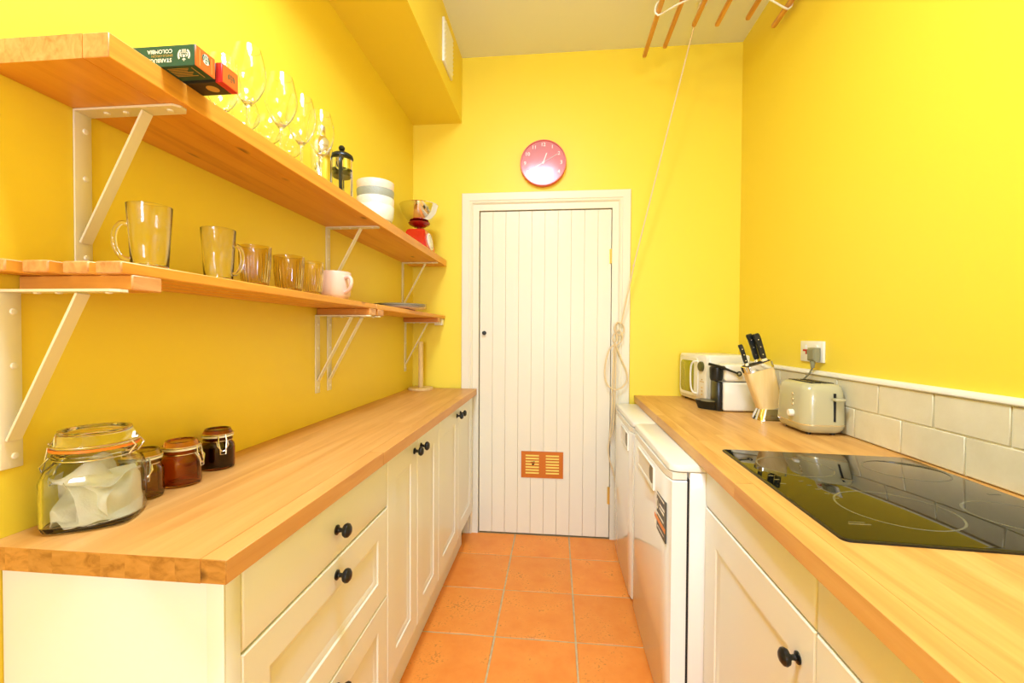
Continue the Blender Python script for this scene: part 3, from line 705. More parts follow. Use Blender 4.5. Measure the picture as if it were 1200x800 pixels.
obj('dial_marks', b.xf(tiltM), black, dial, flat=True)
obj('neck', B().lathe([(0, 0.127), (0.014, 0.127), (0.012, 0.15), (0, 0.15)], (-0.775, -0.265, ZU), 16), red_dark, sc)
tag(obj('tray', B().lathe([(0, 0.148), (0.030, 0.148), (0.055, 0.160), (0.062, 0.170), (0.0605, 0.172), (0.05, 0.166), (0, 0.160)], (-0.775, -0.265, ZU), 32), red_dark, sc), 'dark red tray under the bowl')
obj('bowl', B().lathe([(0, 0.173), (0.045, 0.173), (0.070, 0.190), (0.095, 0.225), (0.108, 0.268), (0.111, 0.270), (0.1095, 0.271), (0.106, 0.268), (0.093, 0.226), (0.068, 0.1925), (0.044, 0.176), (0, 0.176)], (-0.775, -0.265, ZU), 48), steel, sc)

# ================================================================== LOWER SHELF OBJECTS
ZL = 1.3572
def glass_mug(label, loc, ang):
    t = thing('glass_mug', label, 'mug', loc, 'tall clear glass mugs', ang)
    obj('cup', B().lathe([(0, 0), (0.026, 0), (0.0275, 0.002), (0.0345, 0.118), (0.0335, 0.1185), (0.0322, 0.117), (0.0255, 0.010), (0, 0.009)], seg=36), glass, t, local=True)
    hp = smoothpath([(0.0305, 0, 0.080), (0.041, 0, 0.083), (0.050, 0, 0.066), (0.050, 0, 0.042), (0.041, 0, 0.022), (0.0283, 0, 0.018)], 6)
    obj('handle', B().tube(hp, 0.0042, 10), glass, t, local=True)
    return t
m0 = glass_mug('tall clear glass mug nearest the viewer, handle turned left', (-0.748, -1.952, ZL), math.radians(215))
copy_thing(m0, (-0.760, -1.772, ZL), 'tall clear glass mug beside the amber tumblers, handle turned right', rz=math.radians(12))
def tumbler(label, loc, m, s=1.0, grp='ribbed amber tumblers'):
    t = thing('ribbed_tumbler', label, 'glass', loc, grp)
    md = lambda a, h: 1 + 0.032*math.cos(26*a)*(1 if 0.006 < h < 0.088 else 0)
    obj('glass_body', B().lathe([(0, 0), (0.029*s, 0), (0.031*s, 0.004), (0.0335*s, 0.03), (0.036*s, 0.06), (0.038*s, 0.088), (0.0385*s, 0.101), (0.0372*s, 0.1015), (0.0355*s, 0.088), (0.0335*s, 0.06), (0.031*s, 0.03), (0.028*s, 0.012), (0, 0.010)], seg=156, mod=md), m, t, local=True)
    return t
tumbler('ribbed amber tumbler beside the second glass mug', (-0.752, -1.662, ZL), amber, 0.97)
tumbler('ribbed amber tumbler in middle of the three', (-0.752, -1.522, ZL), amber, 1.06)
tumbler('pale ribbed tumbler between amber tumbler and pink mug', (-0.742, -1.420, ZL), amber_light, 0.85)
pm = thing('mug', 'wide pale pink mug on the lower shelf', 'mug', (-0.755, -1.262, ZL))
obj('cup', B().lathe([(0, 0), (0.040, 0), (0.046, 0.004), (0.0525, 0.016), (0.0545, 0.04), (0.0545, 0.092), (0.0535, 0.0935), (0.0515, 0.092), (0.0510, 0.04), (0.047, 0.014), (0, 0.008)], seg=40), pink, pm, local=True)
a = math.radians(-22); ca, sa = math.cos(a), math.sin(a)
hp = [(q*ca, q*sa, z) for q, z in ((0.0535, 0.073), (0.072, 0.074), (0.082, 0.062), (0.080, 0.044), (0.070, 0.030), (0.0532, 0.024))]
obj('handle', B().tube(smoothpath(hp, 6), 0.0062, 10), pink, pm, local=True)
# plates
pp = [(0, 0), (0.07, 0), (0.078, 0.003), (0.125, 0.009), (0.129, 0.0105), (0.1255, 0.012), (0.078, 0.0062), (0.07, 0.004), (0, 0.004)]
prev = None
for k, (l, m, rim) in enumerate((('pink plate at bottom of the plate stack', plate_pink, False), ('white plate second from bottom of the stack', plate_m, True), ('dark rimmed white plate on top of the stack', plate_m, True))):
    z = ZL + 0.0005 + 0.0085*k
    t = thing('plate', l, 'plate', (-0.765, -0.60, z), 'stacked plates')
    dish = obj('dish', B().lathe(pp, seg=56), m, t, local=True)
    if rim: obj('rim_line', B().lathe([(0.1285, 0.0108), (0.1293, 0.0106), (0.1294, 0.0110), (0.1270, 0.0122), (0.1262, 0.0121)], seg=56, closed=True), plate_rim, t, local=True)
# unidentified white block below the far end of the shelf
tag(obj('white_block', B().box(-0.745, -0.695, -0.058, -0.012, 1.296, 1.3368, 0.004), white_plastic, loc=(-0.72, -0.035, 1.3165)), 'small white block under far end of the lower shelf', 'box')

# ================================================================== LEFT WORKTOP OBJECTS
ZW = 0.9053
pt = thing('paper_towel_holder', 'bare wooden paper towel post on round base in the far corner', 'holder', (-0.812, -0.112, ZW))
obj('base', B().lathe([(0, 0), (0.074, 0), (0.075, 0.003), (0.075, 0.011), (0.072, 0.014), (0, 0.014)], seg=40), pale_wood, pt, local=True)
obj('post', B().lathe([(0, 0.0145), (0.0145, 0.0145), (0.0145, 0.285), (0.012, 0.290), (0, 0.290)], seg=20), pale_wood, pt, local=True)
def clip_jar(label, loc, r, h, gm, rot, seal, square=False, contents=None, wr=0.0016, group=None):
    t = thing('clip_top_jar', label, 'jar', loc, group)
    hb = h*0.66; rn = r*0.84; th = 0.0028*r/0.04
    def sec(rr, z, sq):
        return [( (lambda p: (rr*math.cos(a)*sqf(a, sq), rr*math.sin(a)*sqf(a, sq), z))(0)) for a in [2*PI*k/48 for k in range(48)]]
    def sqf(a, s): 
        a2 = a + PI/4 + 0.25
        return 1 + s*(1/((abs(math.cos(a2))**5 + abs(math.sin(a2))**5)**(1/5)) - 1)
    q = 0.75 if square else 0.0
    o_ = [(r*0.86, 0, q), (r*0.96, h*0.02, q), (r, h*0.07, q), (r, hb*0.78, q), (r*0.96, hb*0.92, q*0.7), (rn*1.0, hb*1.02, 0), (rn*0.96, hb*1.06, 0), (rn*1.04, hb*1.10, 0), (rn*1.04, hb*1.14, 0), (rn*0.97, hb*1.17, 0), (rn, hb*1.22, 0)]
    i_ = [(max(rr-th, 0.001), max(z, h*0.05), s_) for rr, z, s_ in o_][::-1]
    rings = [sec(0.0001, h*0.012, 0), sec(r*0.7, h*0.012, q)] + [sec(*p) for p in o_] + [sec(*p) for p in i_[:-2]] + [sec(r*0.8, h*0.05, q), sec(0.0001, h*0.05, 0)]
    b = B().loft(rings); obj('body', b, gm, t, local=True)
    zl = hb*1.22
    sl = obj('seal', B().lathe([(rn*0.93, zl+0.0003), (rn*1.10, zl+0.0003), (rn*1.10, zl+0.0045), (rn*0.93, zl+0.0045)], seg=40, closed=True), seal, t, local=True)
    z2 = zl+0.0048
    obj('lid', B().lathe([(0, z2), (rn*1.05, z2), (rn*1.07, z2+h*0.02), (rn*1.05, z2+h*0.05), (rn*0.98, z2+h*0.085), (rn*0.90, h), (rn*0.80, h), (rn*0.74, h-h*0.03), (0, h-h*0.035)], seg=40), gm, t, local=True)
    # wire bail: ring round the neck, ring round the lid, latch and hinge
    b = B(); circ = lambda rr, z: [(rr*math.cos(2*PI*k/36), rr*math.sin(2*PI*k/36), z) for k in range(36)]
    b.tube(circ(rn*1.0, hb*1.085), wr, 6, closed=True); b.tube(circ(rn*1.09, z2+h*0.025), wr, 6, closed=True)
    ca, sa = math.cos(rot), math.sin(rot)
    W = lambda u, rr, z: (ca*rr - sa*u, sa*rr + ca*u, z)
    lw = r*0.20
    b.tube([W(-lw, rn*1.10, z2+h*0.03), W(-lw*1.2, rn*1.16, hb*1.10), W(-lw*0.9, r*1.08, hb*0.85), W(-lw*0.8, r*1.10, hb*0.62), W(lw*0.8, r*1.10, hb*0.62), W(lw*0.9, r*1.08, hb*0.85), W(lw*1.2, rn*1.16, hb*1.10), W(lw, rn*1.10, z2+h*0.03)], wr, 6)
    b.tube([W(-lw*1.5, rn*1.04, hb*1.09), W(-lw*1.6, r*1.07, hb*0.95), W(-lw*0.5, r*1.12, hb*0.74), W(lw*0.5, r*1.12, hb*0.74), W(lw*1.6, r*1.07, hb*0.95), W(lw*1.5, rn*1.04, hb*1.09)], wr, 6)
    b.tube([W(-lw, -rn*1.09, z2+h*0.03), W(-lw, -rn*1.22, z2-h*0.02), W(-lw, -rn*1.03, hb*1.09)], wr, 6); b.tube([W(lw, -rn*1.09, z2+h*0.03), W(lw, -rn*1.22, z2-h*0.02), W(lw, -rn*1.03, hb*1.09)], wr, 6)
    obj('wire_clip', b, wire, t, local=True)
    if contents:
        cm, f = contents
        obj('contents', B().loft([sec(0.0001, h*0.055, 0), sec(r*0.8, h*0.055, q), sec(r-th-0.0012, h*0.10, q), sec(r-th-0.0012, hb*f, q), sec(0.0001, hb*f*1.02, 0)]), cm, t, local=True)
    return t
JB = (-0.8255, -1.984, ZW)
clip_jar('large clear clip-top glass jar holding folded white cloth', JB, 0.066, 0.165, jar_glass, math.radians(200), orange_rubber, square=True, wr=0.0015)
small = 'small clip-top jars beside the big jar'
clip_jar('olive tinted small clip-top jar touching the big jar', (-0.842, -1.880, ZW), 0.036, 0.098, olive_jar, math.radians(-38), white_plastic, group=small)
clip_jar('reddish brown small clip-top jar in the middle of three', (-0.832, -1.797, ZW), 0.0385, 0.098, amber_jar, math.radians(15), white_plastic, group=small)
clip_jar('darkest small clip-top jar farthest along the worktop', (-0.842, -1.678, ZW), 0.0365, 0.098, dark_jar, math.radians(-35), white_plastic, group=small, contents=(coffee, 0.85))
# crumpled cloths folded inside the big jar
def crumple(seed, label, cx, cy, cz, sx_, sy_, rot, tilt):
    rnd = random.Random(seed); N_ = 28; b = B()
    ph = [(rnd.choice((-1, 1))*rnd.uniform(30, 95), rnd.uniform(30, 95), rnd.uniform(0, 6.28), rnd.uniform(0.004, 0.0085)) for _ in range(6)]
    Mx = Matrix.Translation((cx, cy, cz)) @ Matrix.Rotation(rot, 4, 'Z') @ Matrix.Rotation(tilt, 4, 'X')
    rows = []
    for i in range(N_+1):
        row = []
        for j in range(N_+1):
            x = (i/N_-0.5)*sx_; y = (j/N_-0.5)*sy_
            z = sum(A*math.sin(fx*x+fy*y+p)*(1 if q % 2 else abs(math.sin(fx*x*0.6-p))) for q, (fx, fy, p, A) in enumerate(ph))
            z += -0.010*(2*abs(i/N_-0.5))**2
            p = Mx @ Vector((x, y, z)); rr = math.hypot(p.x, p.y)
            if rr > 0.0595: p.x *= 0.0595/rr; p.y *= 0.0595/rr
            p.z = min(max(p.z, 0.0100 + 0.002*math.sin(40*p.x+seed)), 0.112)
            row.append(b.bm.verts.new(p))
        rows.append(row)
    for i in range(N_):
        for j in range(N_): b.bm.faces.new((rows[i][j], rows[i+1][j], rows[i+1][j+1], rows[i][j+1]))
    bmesh.ops.recalc_face_normals(b.bm, faces=b.bm.faces); b.bm.normal_update()
    low = [[b.bm.verts.new(v.co - v.normal*0.0009) for v in r] for r in rows]
    for i in range(N_):
        for j in range(N_): b.bm.faces.new((low[i][j], low[i][j+1], low[i+1][j+1], low[i+1][j]))
    for k in range(N_):
        for (p, q) in (((0, k), (0, k+1)), ((N_, k+1), (N_, k)), ((k+1, 0), (k, 0)), ((k, N_), (k+1, N_))):
            b.bm.faces.new((rows[p[0]][p[1]], rows[q[0]][q[1]], low[q[0]][q[1]], low[p[0]][p[1]]))
    o = obj('folded_cloth', b, cloth, loc=JB, local=True)
    tag(o, label, 'cloth', 'white cloths in the large jar')
for k, (lb, a) in enumerate((('white cloth lying flat at bottom of the large clear jar', (0.0, 0.0, 0.018, 0.125, 0.125, 0.3, 0.1)),
        ('white cloth folded against left side of the large clear jar', (-0.030, -0.012, 0.052, 0.075, 0.070, 2.7, 1.05)),
        ('white cloth with pointed corner at front of the large clear jar', (0.006, -0.030, 0.050, 0.085, 0.080, 0.3, 1.0)),
        ('white cloth pressed against right side of the large clear jar', (0.034, -0.004, 0.050, 0.100, 0.085, 1.3, 1.1)),
        ('topmost white cloth in the large clear jar', (0.0, 0.004, 0.088, 0.10, 0.09, 1.7, 0.15)))):
    crumple(11+k, lb, *a)

# ================================================================== CLOCK
ck = thing('wall_clock', 'round coral wall clock above the door reading twenty to one', 'clock', (-0.083, 0, 2.277))
CC = (-0.083, -0.0006, 2.277); CR = 0.139
obj('case', B().lathe([(0, 0), (CR*0.93, 0), (CR, 0.006), (CR, 0.034), (CR*0.985, 0.039), (CR*0.95, 0.039), (CR*0.945, 0.030), (0, 0.030)], CC, 64, '-Y'), coral, ck)
cfy = CC[1]-0.0305
obj('face', B().lathe([(0, 0), (CR*0.942, 0), (CR*0.942, 0.0006), (0, 0.0006)], (CC[0], cfy, CC[2]), 64, '-Y'), coral_face, ck)
FMc = lambda x, z, off=0.0012: frame_M((CC[0]+x, cfy-off, CC[2]+z), (1, 0, 0), (0, 0, 1))
b = B()
for k in range(1, 13):
    a = PI/2 - k*PI/6; text_b(str(k), 0.030, FMc(0.109*math.cos(a), 0.109*math.sin(a)), b, bold=0.0006)
tag(obj('numerals', b, white_print, ck, flat=True), 'white numerals one to twelve')
def hand(nm, deg, ln, tail, wd, off, m):
    a = math.radians(90-deg); d = Vector((math.cos(a), 0, math.sin(a))); s_ = Vector((-d.z, 0, d.x))
    c = Vector((CC[0], cfy-off, CC[2]))
    obj(nm, B().strap(c-d*tail, c+d*ln, s_, wd, (0, 1, 0), 0.0008, 0), m, ck, flat=True)
hand('hour_hand', 20, 0.062, 0.0, 0.006, 0.002, white_print); hand('minute_hand', 243, 0.112, 0.0, 0.005, 0.0032, white_print); hand('second_hand', 60, 0.100, 0.022, 0.0022, 0.0044, white_print)
obj('hub', B().lathe([(0, 0.0006), (0.007, 0.0006), (0.007, 0.005), (0, 0.0055)], (CC[0], cfy, CC[2]), 16, '-Y'), white_print, ck)
b = B().lathe([(0, 0), (0.013, 0), (0.013, 0.0006), (0, 0.0006)], (0, 0, 0), 24, '-Y', mod=None); b.xf(Matrix.Translation((CC[0]+0.036, cfy-0.001, CC[2]+0.006)) @ Matrix.Diagonal((1.2, 1, 0.75, 1)))
tag(obj('face_badge', b, coral, ck), 'small red oval badge on the face')
obj('cover_glass', B().lathe([(CR*0.944, 0.0365), (CR*0.9, 0.0372), (CR*0.5, 0.0385), (0, 0.039), (0, 0.0378), (CR*0.5, 0.0373), (CR*0.9, 0.036), (CR*0.944, 0.0353)], CC, 64, '-Y'), thin, ck)

# ================================================================== CLOTHES AIRER AND ROPE
ar = thing('clothes_airer', 'pulley clothes airer of wooden laths hung under the ceiling', 'airer', (0.75, -1.1, 2.8))
LA = [(0.466, -0.242, 2.75), (0.575, -0.232, 2.80), (0.692, -0.345, 2.83), (0.809, -0.335, 2.83), (0.927, -0.412, 2.80), (1.037, -0.435, 2.74)]
for x, y, z in LA:
    obj('lath', B().box(x-0.0105, x+0.0105, y-1.75, y, z-0.0105, z+0.0105, 0.006, 3), lath_wood, ar)
def rack(y):
    pts = [(0.482, y, 2.80), (0.458, y, 2.785), (0.449, y, 2.752), (0.460, y, 2.734), (0.478, y, 2.736), (0.575, y, 2.7845), (0.692, y, 2.8145), (0.809, y, 2.8145), (0.927, y, 2.7845), (1.020, y, 2.728), (1.040, y, 2.7245), (1.0525, y, 2.742), (1.045, y, 2.775), (1.022, y, 2.79)]
    obj('rack_end', B().tube(smoothpath(pts, 5), 0.0042, 8), white_plastic, ar)
rack(-0.575); rack(-1.75)
for y in (-0.575, -1.75): obj('hanger_cord', B().tube([(0.75, y, 2.8185), (0.75, y, 2.949)], 0.003, 6), rope_m, ar)
pul = thing('rope_pulley', 'white ceiling pulley carrying the airer rope', 'pulley', (0.722, -0.353, ZC))
obj('plate', B().box(0.705, 0.745, -0.372, -0.334, ZC-0.006, ZC-0.0005, 0.002), white_plastic, pul)
obj('wheel', B().lathe([(0, -0.006), (0.016, -0.006), (0.012, 0), (0.016, 0.006), (0, 0.006)], (0.735, -0.353, ZC-0.024), 20, '-Y'), white_plastic, pul)
# rope down to the door frame, tied off in a knot with a loop and tails
rp = thing('pull_rope', 'cream pull rope from ceiling tied off beside the door', 'rope', (0.37, -0.05, 1.28))
RY = -0.05
obj('line', B().tube([(0.719, -0.353, 2.935), (0.614, -0.262, 2.445), (0.447, -0.112, 1.655), (0.386, -0.056, 1.31)], 0.0042, 8), rope_m, rp)
def rpath(pts): return [(x, RY + dy, z) for x, z, dy in pts]
obj('tie', B().tube([(0.4455, -0.1095, 1.647), (0.4435, -0.109, 1.637)], 0.007, 8), rope_m, rp)
kn = smoothpath(rpath([(0.386, 1.31, 0), (0.36, 1.315, -0.006), (0.345, 1.28, -0.010), (0.365, 1.245, -0.004), (0.395, 1.25, 0.004), (0.402, 1.29, 0.002), (0.375, 1.318, 0.006), (0.353, 1.29, 0.004), (0.362, 1.225, -0.008), (0.348, 1.20, 0), (0.34, 1.235, 0.006), (0.372, 1.27, -0.012), (0.395, 1.225, -0.004), (0.372, 1.19, 0.004), (0.345, 1.175, 0)]), 5)
obj('knot', B().tube(kn, 0.0042, 8), rope_m, rp)
lp = smoothpath(rpath([(0.345, 1.185, 0), (0.318, 1.155, -0.004), (0.297, 1.08, -0.006), (0.293, 1.00, -0.006), (0.310, 0.945, -0.008), (0.350, 0.918, -0.010), (0.395, 0.935, -0.008), (0.422, 0.975, -0.006), (0.418, 1.03, -0.004), (0.388, 1.10, -0.002), (0.362, 1.165, 0), (0.352, 1.195, 0)]), 6)
obj('loop', B().tube(lp, 0.0045, 8), rope_m, rp)
t1 = smoothpath(rpath([(0.350, 1.19, 0.008), (0.344, 1.08, 0.010), (0.341, 0.95, 0.012), (0.339, 0.82, 0.008), (0.332, 0.70, 0.010), (0.322, 0.60, 0.008), (0.318, 0.55, 0.006), (0.328, 0.49, 0.002), (0.345, 0.44, 0.004), (0.352, 0.40, 0.006)]), 6)
obj('tail', B().tube(t1, 0.0042, 8), rope_m, rp)
t2 = smoothpath(rpath([(0.356, 1.18, 0.010), (0.357, 1.02, 0.012), (0.354, 0.86, 0.012), (0.349, 0.72, 0.008), (0.336, 0.645, 0.004), (0.324, 0.625, 0.004)]), 6)
obj('tail', B().tube(t2, 0.0042, 8), rope_m, rp)
clt = thing('rope_cleat', 'cream cleat on the door frame under the knotted rope', 'hook', (0.368, -0.011, 1.275))
obj('base', B().box(0.360, 0.376, -0.040, -0.0115, 1.258, 1.292, 0.003), door_paint, clt)
obj('horn', B().tube([(0.368, -0.042, 1.225), (0.368, -0.046, 1.275), (0.368, -0.042, 1.325)], [0.003, 0.0055, 0.003], 8), door_paint, clt)

# ================================================================== SOCKET, PLUG
sk = thing('wall_socket', 'white double wall socket with red switch above the tiles', 'socket', (XR, -0.753, 1.178))
obj('plate', B().box(XR-0.010, XR-0.0005, -0.835, -0.671, 1.135, 1.222, 0.003), white_plastic, sk)
for y in (-0.712, -0.792):
    obj('switch', B().box(XR-0.0135, XR-0.0102, y-0.008, y+0.008, 1.186, 1.206, 0.0015), white_plastic, sk)
tag(obj('red_mark', B().box(XR-0.0112, XR-0.0101, -0.728, -0.692, 1.178, 1.186).box(XR-0.0112, XR-0.0101, -0.722, -0.712, 1.166, 1.18), red_print, sk, flat=True), 'red switch marking')
pg = thing('power_plug', 'grey toaster plug with cable pushed into the wall socket', 'plug', (XR-0.01, -0.797, 1.165))
obj('body', B().loft([[(XR-dx, -0.797+y, 1.168+z) for y, z in ((-hy, -hz_), (hy, -hz_), (hy, hz_), (-hy, hz_))] for dx, hy, hz_ in ((0.0142, 0.026, 0.027), (0.02, 0.027, 0.028), (0.034, 0.025, 0.026), (0.039, 0.019, 0.020))]), grey_plug, pg)
tag(obj('label', B().box(XR-0.036, XR-0.018, -0.7705, -0.7695, 1.168, 1.184), mat('pale_green_label', S(120, 190, 130), 0.5), pg, flat=True), 'pale green label')
obj('strain_relief', B().lathe([(0, 0), (0.010, 0), (0.0065, -0.028), (0, -0.028)], (XR-0.028, -0.797, 1.141), 12), grey_plug, pg)
obj('cable', B().tube(smoothpath([(XR-0.028, -0.797, 1.115), (XR-0.030, -0.775, 1.085), (XR-0.034, -0.735, 1.05), (XR-0.034, -0.735, 0.99), (XR-0.033, -0.745, 0.92), (XR-0.036, -0.765, 0.885)], 6), 0.0035, 8), grey_plug, pg)

# ================================================================== TOASTER
TX0, TX1, TY0, TY1 = 0.900, 1.0575, -1.012, -0.790
ts = thing('toaster', 'sage green two slice toaster beside the knife block', 'toaster', ((TX0+TX1)/2, (TY0+TY1)/2, ZR))
cx, cy, hx, hy = (TX0+TX1)/2, (TY0+TY1)/2, (TX1-TX0)/2, (TY1-TY0)/2
z0 = ZR+0.008
sec = lambda z, i: rrect(cx, cy, hx-i, hy-i, 0.042-i*0.5, z, 7)
obj('base', B().loft([sec(z0, 0.020), sec(z0+0.004, 0.012), sec(z0+0.016, 0.004), sec(z0+0.028, 0.001)]), toaster_m, ts)
obj('trim_band', B().loft([sec(z0+0.0282, 0.0), sec(z0+0.033, 0.0)]), toaster_trim, ts)
sh = obj('shell', B().loft([sec(z0+0.0332, 0.001), sec(z0+0.06, 0.0005), sec(z0+0.12, 0.003), sec(z0+0.155, 0.006), sec(z0+0.170, 0.011), sec(z0+0.178, 0.020), sec(z0+0.181, 0.030)]), toaster_m, ts)
zt = z0+0.1812
for x in (cx-0.022, cx+0.022):
    s_ = obj('slot', B().box(x-0.017, x+0.017, cy-hy+0.032, cy+hy-0.032, zt-0.001, zt+0.0016), dark_gap, ts, flat=True)
    obj('rack_wire', B().tube([(x, cy-hy+0.04, zt+0.002), (x, cy+hy-0.04, zt+0.002)], 0.0012, 6), wire, s_)
obj('lever_slot', B().box(cx+0.022, cx+0.028, cy-hy-0.0022, cy-hy+0.004, z0+0.046, z0+0.148), dark_gap, ts, flat=True)
obj('lever', B().box(cx+0.013, cx+0.048, cy-hy-0.024, cy-hy-0.001, z0+0.122, z0+0.133, 0.004), toaster_m, ts)
tag(obj('dial', B().lathe([(0, 0), (0.0135, 0), (0.0135, 0.012), (0.011, 0.016), (0, 0.017)], (TX0+0.001, cy-0.030, z0+0.064), 24, '-X'), cream_plastic, ts), 'pale round browning dial')
for k in range(3):
    obj('button', B().lathe([(0, 0), (0.0055, 0), (0.005, 0.0035), (0, 0.004)], (TX0+0.002, cy-0.030, z0+0.098+0.019*k), 16, '-X'), toaster_trim, ts)
for sx_ in (-1, 1):
    for sy_ in (-1, 1):
        obj('foot', B().lathe([(0, 0), (0.009, 0), (0.009, 0.0085), (0, 0.0085)], (cx+sx_*0.042, cy+sy_*0.07, ZR+0.0002), 12), black_plastic, ts)

# ================================================================== KNIFE BLOCK
KB = Vector((0.936, -0.690, ZR))
kb = thing('knife_block', 'leaning beech knife block with steel collar and foot', 'knife block', KB)
obj('foot', B().loft([rrect(KB.x-0.004, KB.y, 0.068-i, 0.046-i*0.6, 0.028, ZR+z, 5) for z, i in ((0.0004, 0), (0.008, 0.0015), (0.026, 0.008), (0.048, 0.016))]), steel, kb)
tilt = math.radians(17.5); kM = Matrix.Translation(KB + Vector((-0.004, 0, 0.0485))) @ Matrix.Rotation(-tilt, 4, 'Y')
def ksec(z, hx_, hy_, r=0.018): return [kM @ Vector(p) for p in rrect(0, 0, hx_, hy_, r, z, 5)]
obj('block', B().loft([ksec(0.0, 0.050, 0.030), ksec(0.175, 0.058, 0.035)]), pale_wood, kb)
tag(obj('collar', B().loft([ksec(0.1752, 0.0590, 0.036), ksec(0.202, 0.0592, 0.0362), ksec(0.204, 0.057, 0.034)]), steel, kb), 'polished steel collar')
tag(obj('slot_insert', B().loft([ksec(0.2041, 0.054, 0.031), ksec(0.2052, 0.054, 0.031)]), dark_gap, kb), 'dark slotted insert')
def knife(label, u, v, ln, wd):
    t = thing('knife', label, 'knife', kM @ Vector((u, v, 0.206)), 'knives standing in the knife block')
    o_ = ORG[t]
    km = kM @ Matrix.Translation((u, v, 0.2056))
    P_ = lambda x, y, z: km @ Vector((x, y, z))
    b = B().hexa([P_(-wd*0.5, -0.006, 0), P_(wd*0.5, -0.006, 0), P_(wd*0.5, 0.006, 0), P_(-wd*0.5, 0.006, 0), P_(-wd*0.42, -0.005, 0.014), P_(wd*0.42, -0.005, 0.014), P_(wd*0.42, 0.005, 0.014), P_(-wd*0.42, 0.005, 0.014)], 0.0015, 1)
    obj('bolster', b, steel, t)
    prof = [(0.0145, -0.44, 0.42), (0.03, -0.50, 0.44), (ln*0.5, -0.46, 0.48), (ln*0.8, -0.50, 0.52), (ln*0.94, -0.62, 0.46), (ln, -0.50, 0.30)]
    b = B().loft([[P_(wd*(a_+(c_-a_)*q), y_*(0.8 if z_ == ln else 1), z_) for q, y_ in ((0, -0.004), (0.12, -0.0075), (0.88, -0.0075), (1, -0.004), (1, 0.004), (0.88, 0.0075), (0.12, 0.0075), (0, 0.004))] for z_, a_, c_ in prof])
    h = obj('handle', b, black_plastic, t)
    for q in (0.25, 0.52, 0.78):
        c_ = P_(-0.01*wd, 0, ln*q)
        obj('rivet', B().lathe([(0, 0), (0.0028, 0), (0.0022, 0.0008), (0, 0.001)], (0, 0, 0), 10, '-Y').xf(Matrix.Translation(c_ + Vector((0, -0.0076, 0)))), wire, h)
    return t
knife('small riveted black handled knife at left of the block', -0.044, -0.012, 0.098, 0.017)
knife('large riveted black handled knife nearest in the block', 0.030, -0.016, 0.125, 0.026)
knife('large black handled knife half hidden behind another knife', 0.014, 0.012, 0.128, 0.025)

# ================================================================== POD COFFEE MACHINE
cm = thing('pod_coffee_machine', 'cream pod coffee machine with black lever and drip tray', 'coffee machine', (0.86, -0.47, ZR))
Y0, Y1 = -0.530, -0.415; ZB = ZR+0.0006
obj('lower_body', B().box(0.796, 0.985, Y0, Y1, ZB+0.003, 1.020, 0.010, 3), cream_plastic, cm)
obj('upper_body', B().box(0.800, 0.985, Y0, Y1, 1.0235, 1.106, 0.014, 3), cream_plastic, cm)
obj('front_column', B().box(0.770, 0.7955, Y0+0.008, Y1-0.008, ZB+0.002, 1.022, 0.006), black_plastic, cm)
obj('spout_head', B().lathe([(0, 1.026), (0.026, 1.026), (0.030, 1.040), (0.031, 1.088), (0.026, 1.094), (0, 1.094)], (0.775, -0.490, 0), 24), black_plastic, cm)
tray = obj('drip_tray', B().loft([[(x_, y_, z_) for x_, y_ in ([(0.80, -0.47-0.052*s_), ] + [(0.745-0.045*math.cos(q)*s2, -0.47-0.052*s_*math.cos(1.5708-1.5708*0)+0.104*s_*k_/8) for k_, q in [(k_, (k_/8-0.5)*PI) for k_ in range(9)]] + [(0.80, -0.47+0.052*s_)])] for z_, s_, s2 in ((ZB, 0.9, 0.7), (ZB+0.035, 1.0, 1.0), (ZB+0.042, 1.0, 1.0))]), black_plastic, cm)
obj('cup_grid', B().lathe([(0, 0), (0.036, 0), (0.036, 0.002), (0, 0.002)], (0.748, -0.47, ZB+0.0422), 24), grey_oval, tray)
lv = [(0.722, Y0-0.010, 1.108), (0.775, Y0-0.012, 1.095), (0.850, Y0-0.012, 1.066)]
b = B().tube(lv, [0.007, 0.0062, 0.0045], 8)
b.tube([(0.861+0.009*math.cos(2*PI*k/16), Y0-0.012, 1.063+0.009*math.sin(2*PI*k/16)) for k in range(16)], 0.0035, 8, closed=True)
b.lathe([(0, 0), (0.010, 0), (0.010, 0.016), (0, 0.016)], (0.790, Y0+0.006, 1.089), 14, '-Y')
tag(obj('lever', b, black_plastic, cm), 'black lever with a ring end')

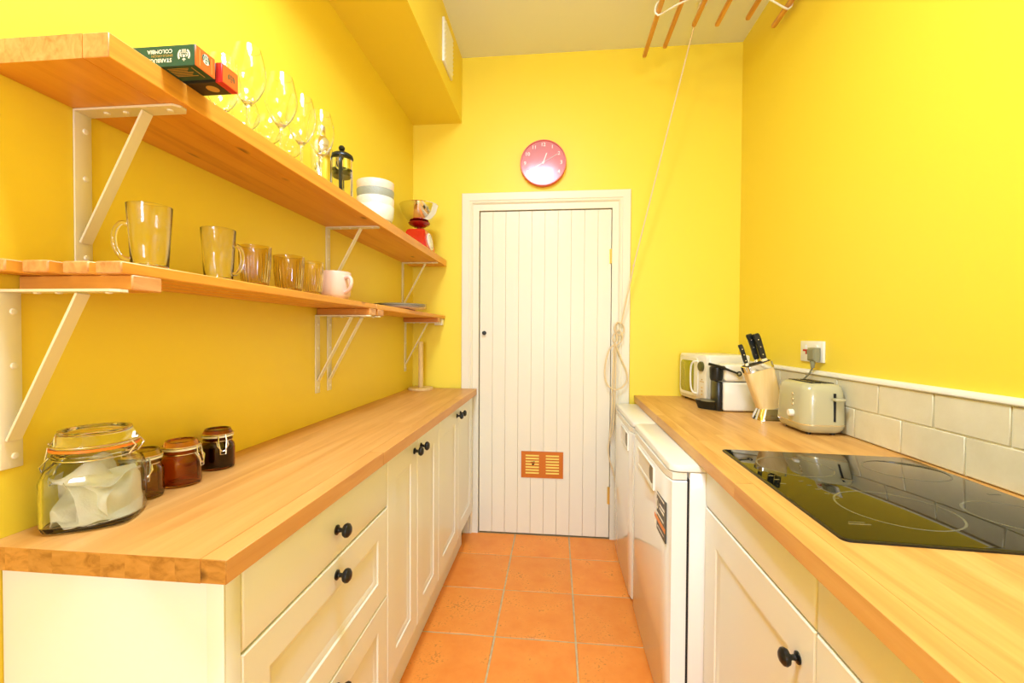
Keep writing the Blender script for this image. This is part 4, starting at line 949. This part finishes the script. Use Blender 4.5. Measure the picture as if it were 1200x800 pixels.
# ================================================================== MICROWAVE
mw = thing('microwave', 'cream retro microwave with glass door in the far corner', 'microwave', (0.775, -0.350, ZR), rz=math.radians(8.5))
W_, D_, H_ = 0.315, 0.235, 0.262; zb_ = 0.014
obj('cabinet', B().box(0.012, D_, 0, W_, zb_, H_, 0.012, 3), cream_plastic, mw, local=True)
def yz_rr(x, y0_, y1_, z0_, z1_, r): return [(x, p[0], p[1]) for p in rrect((y0_+y1_)/2, (z0_+z1_)/2, (y1_-y0_)/2, (z1_-z0_)/2, r, 0, 5)]
fr2 = obj('front_panel', B().loft([yz_rr(0.013, 0.0, W_, zb_, H_, 0.024), yz_rr(0.002, 0.0, W_, zb_, H_, 0.024), yz_rr(-0.002, 0.006, W_-0.006, zb_+0.006, H_-0.006, 0.020)]), cream_plastic, mw, local=True)
dr_ = obj('door', B().loft([yz_rr(-0.0018, 0.082, W_-0.012, zb_+0.018, H_-0.018, 0.028), yz_rr(-0.006, 0.084, W_-0.014, zb_+0.020, H_-0.020, 0.026)]), cream_plastic, mw, local=True)
tag(obj('window', B().loft([yz_rr(-0.0058, 0.126, W_-0.026, zb_+0.036, H_-0.036, 0.026), yz_rr(-0.0072, 0.128, W_-0.028, zb_+0.038, H_-0.038, 0.024)]), reflection_glass, dr_, local=True), 'door window with painted wall reflection')
obj('handle', B().tube(smoothpath([(-0.006, 0.088, 0.225), (-0.022, 0.098, 0.222), (-0.028, 0.112, 0.20), (-0.030, 0.115, 0.145), (-0.028, 0.112, 0.085), (-0.022, 0.098, 0.058), (-0.006, 0.088, 0.054)], 6), 0.0045, 10), cream_plastic, dr_, local=True)
tag(obj('timer_dial', B().lathe([(0, 0), (0.026, 0), (0.026, 0.010), (0.022, 0.014), (0, 0.014)], (-0.002, 0.044, 0.200), 28, '-X'), mat('olive_dial', S(92, 88, 40), 0.3), mw, local=True), 'dark olive timer dial')
b = B().box(-0.0026, -0.0018, 0.020, 0.066, 0.118, 0.122).box(-0.0026, -0.0018, 0.036, 0.050, 0.128, 0.134)
for k in range(3): b.box(-0.0026, -0.0018, 0.036, 0.050, 0.05+0.018*k, 0.056+0.018*k)
obj('panel_marks', b, gold_print, mw, flat=True, local=True)
for x in (0.03, D_-0.03):
    for y in (0.03, W_-0.03): obj('foot', B().lathe([(0, 0.0004), (0.011, 0.0004), (0.011, 0.0145), (0, 0.0145)], (x, y, 0), 12), black_plastic, mw, local=True)
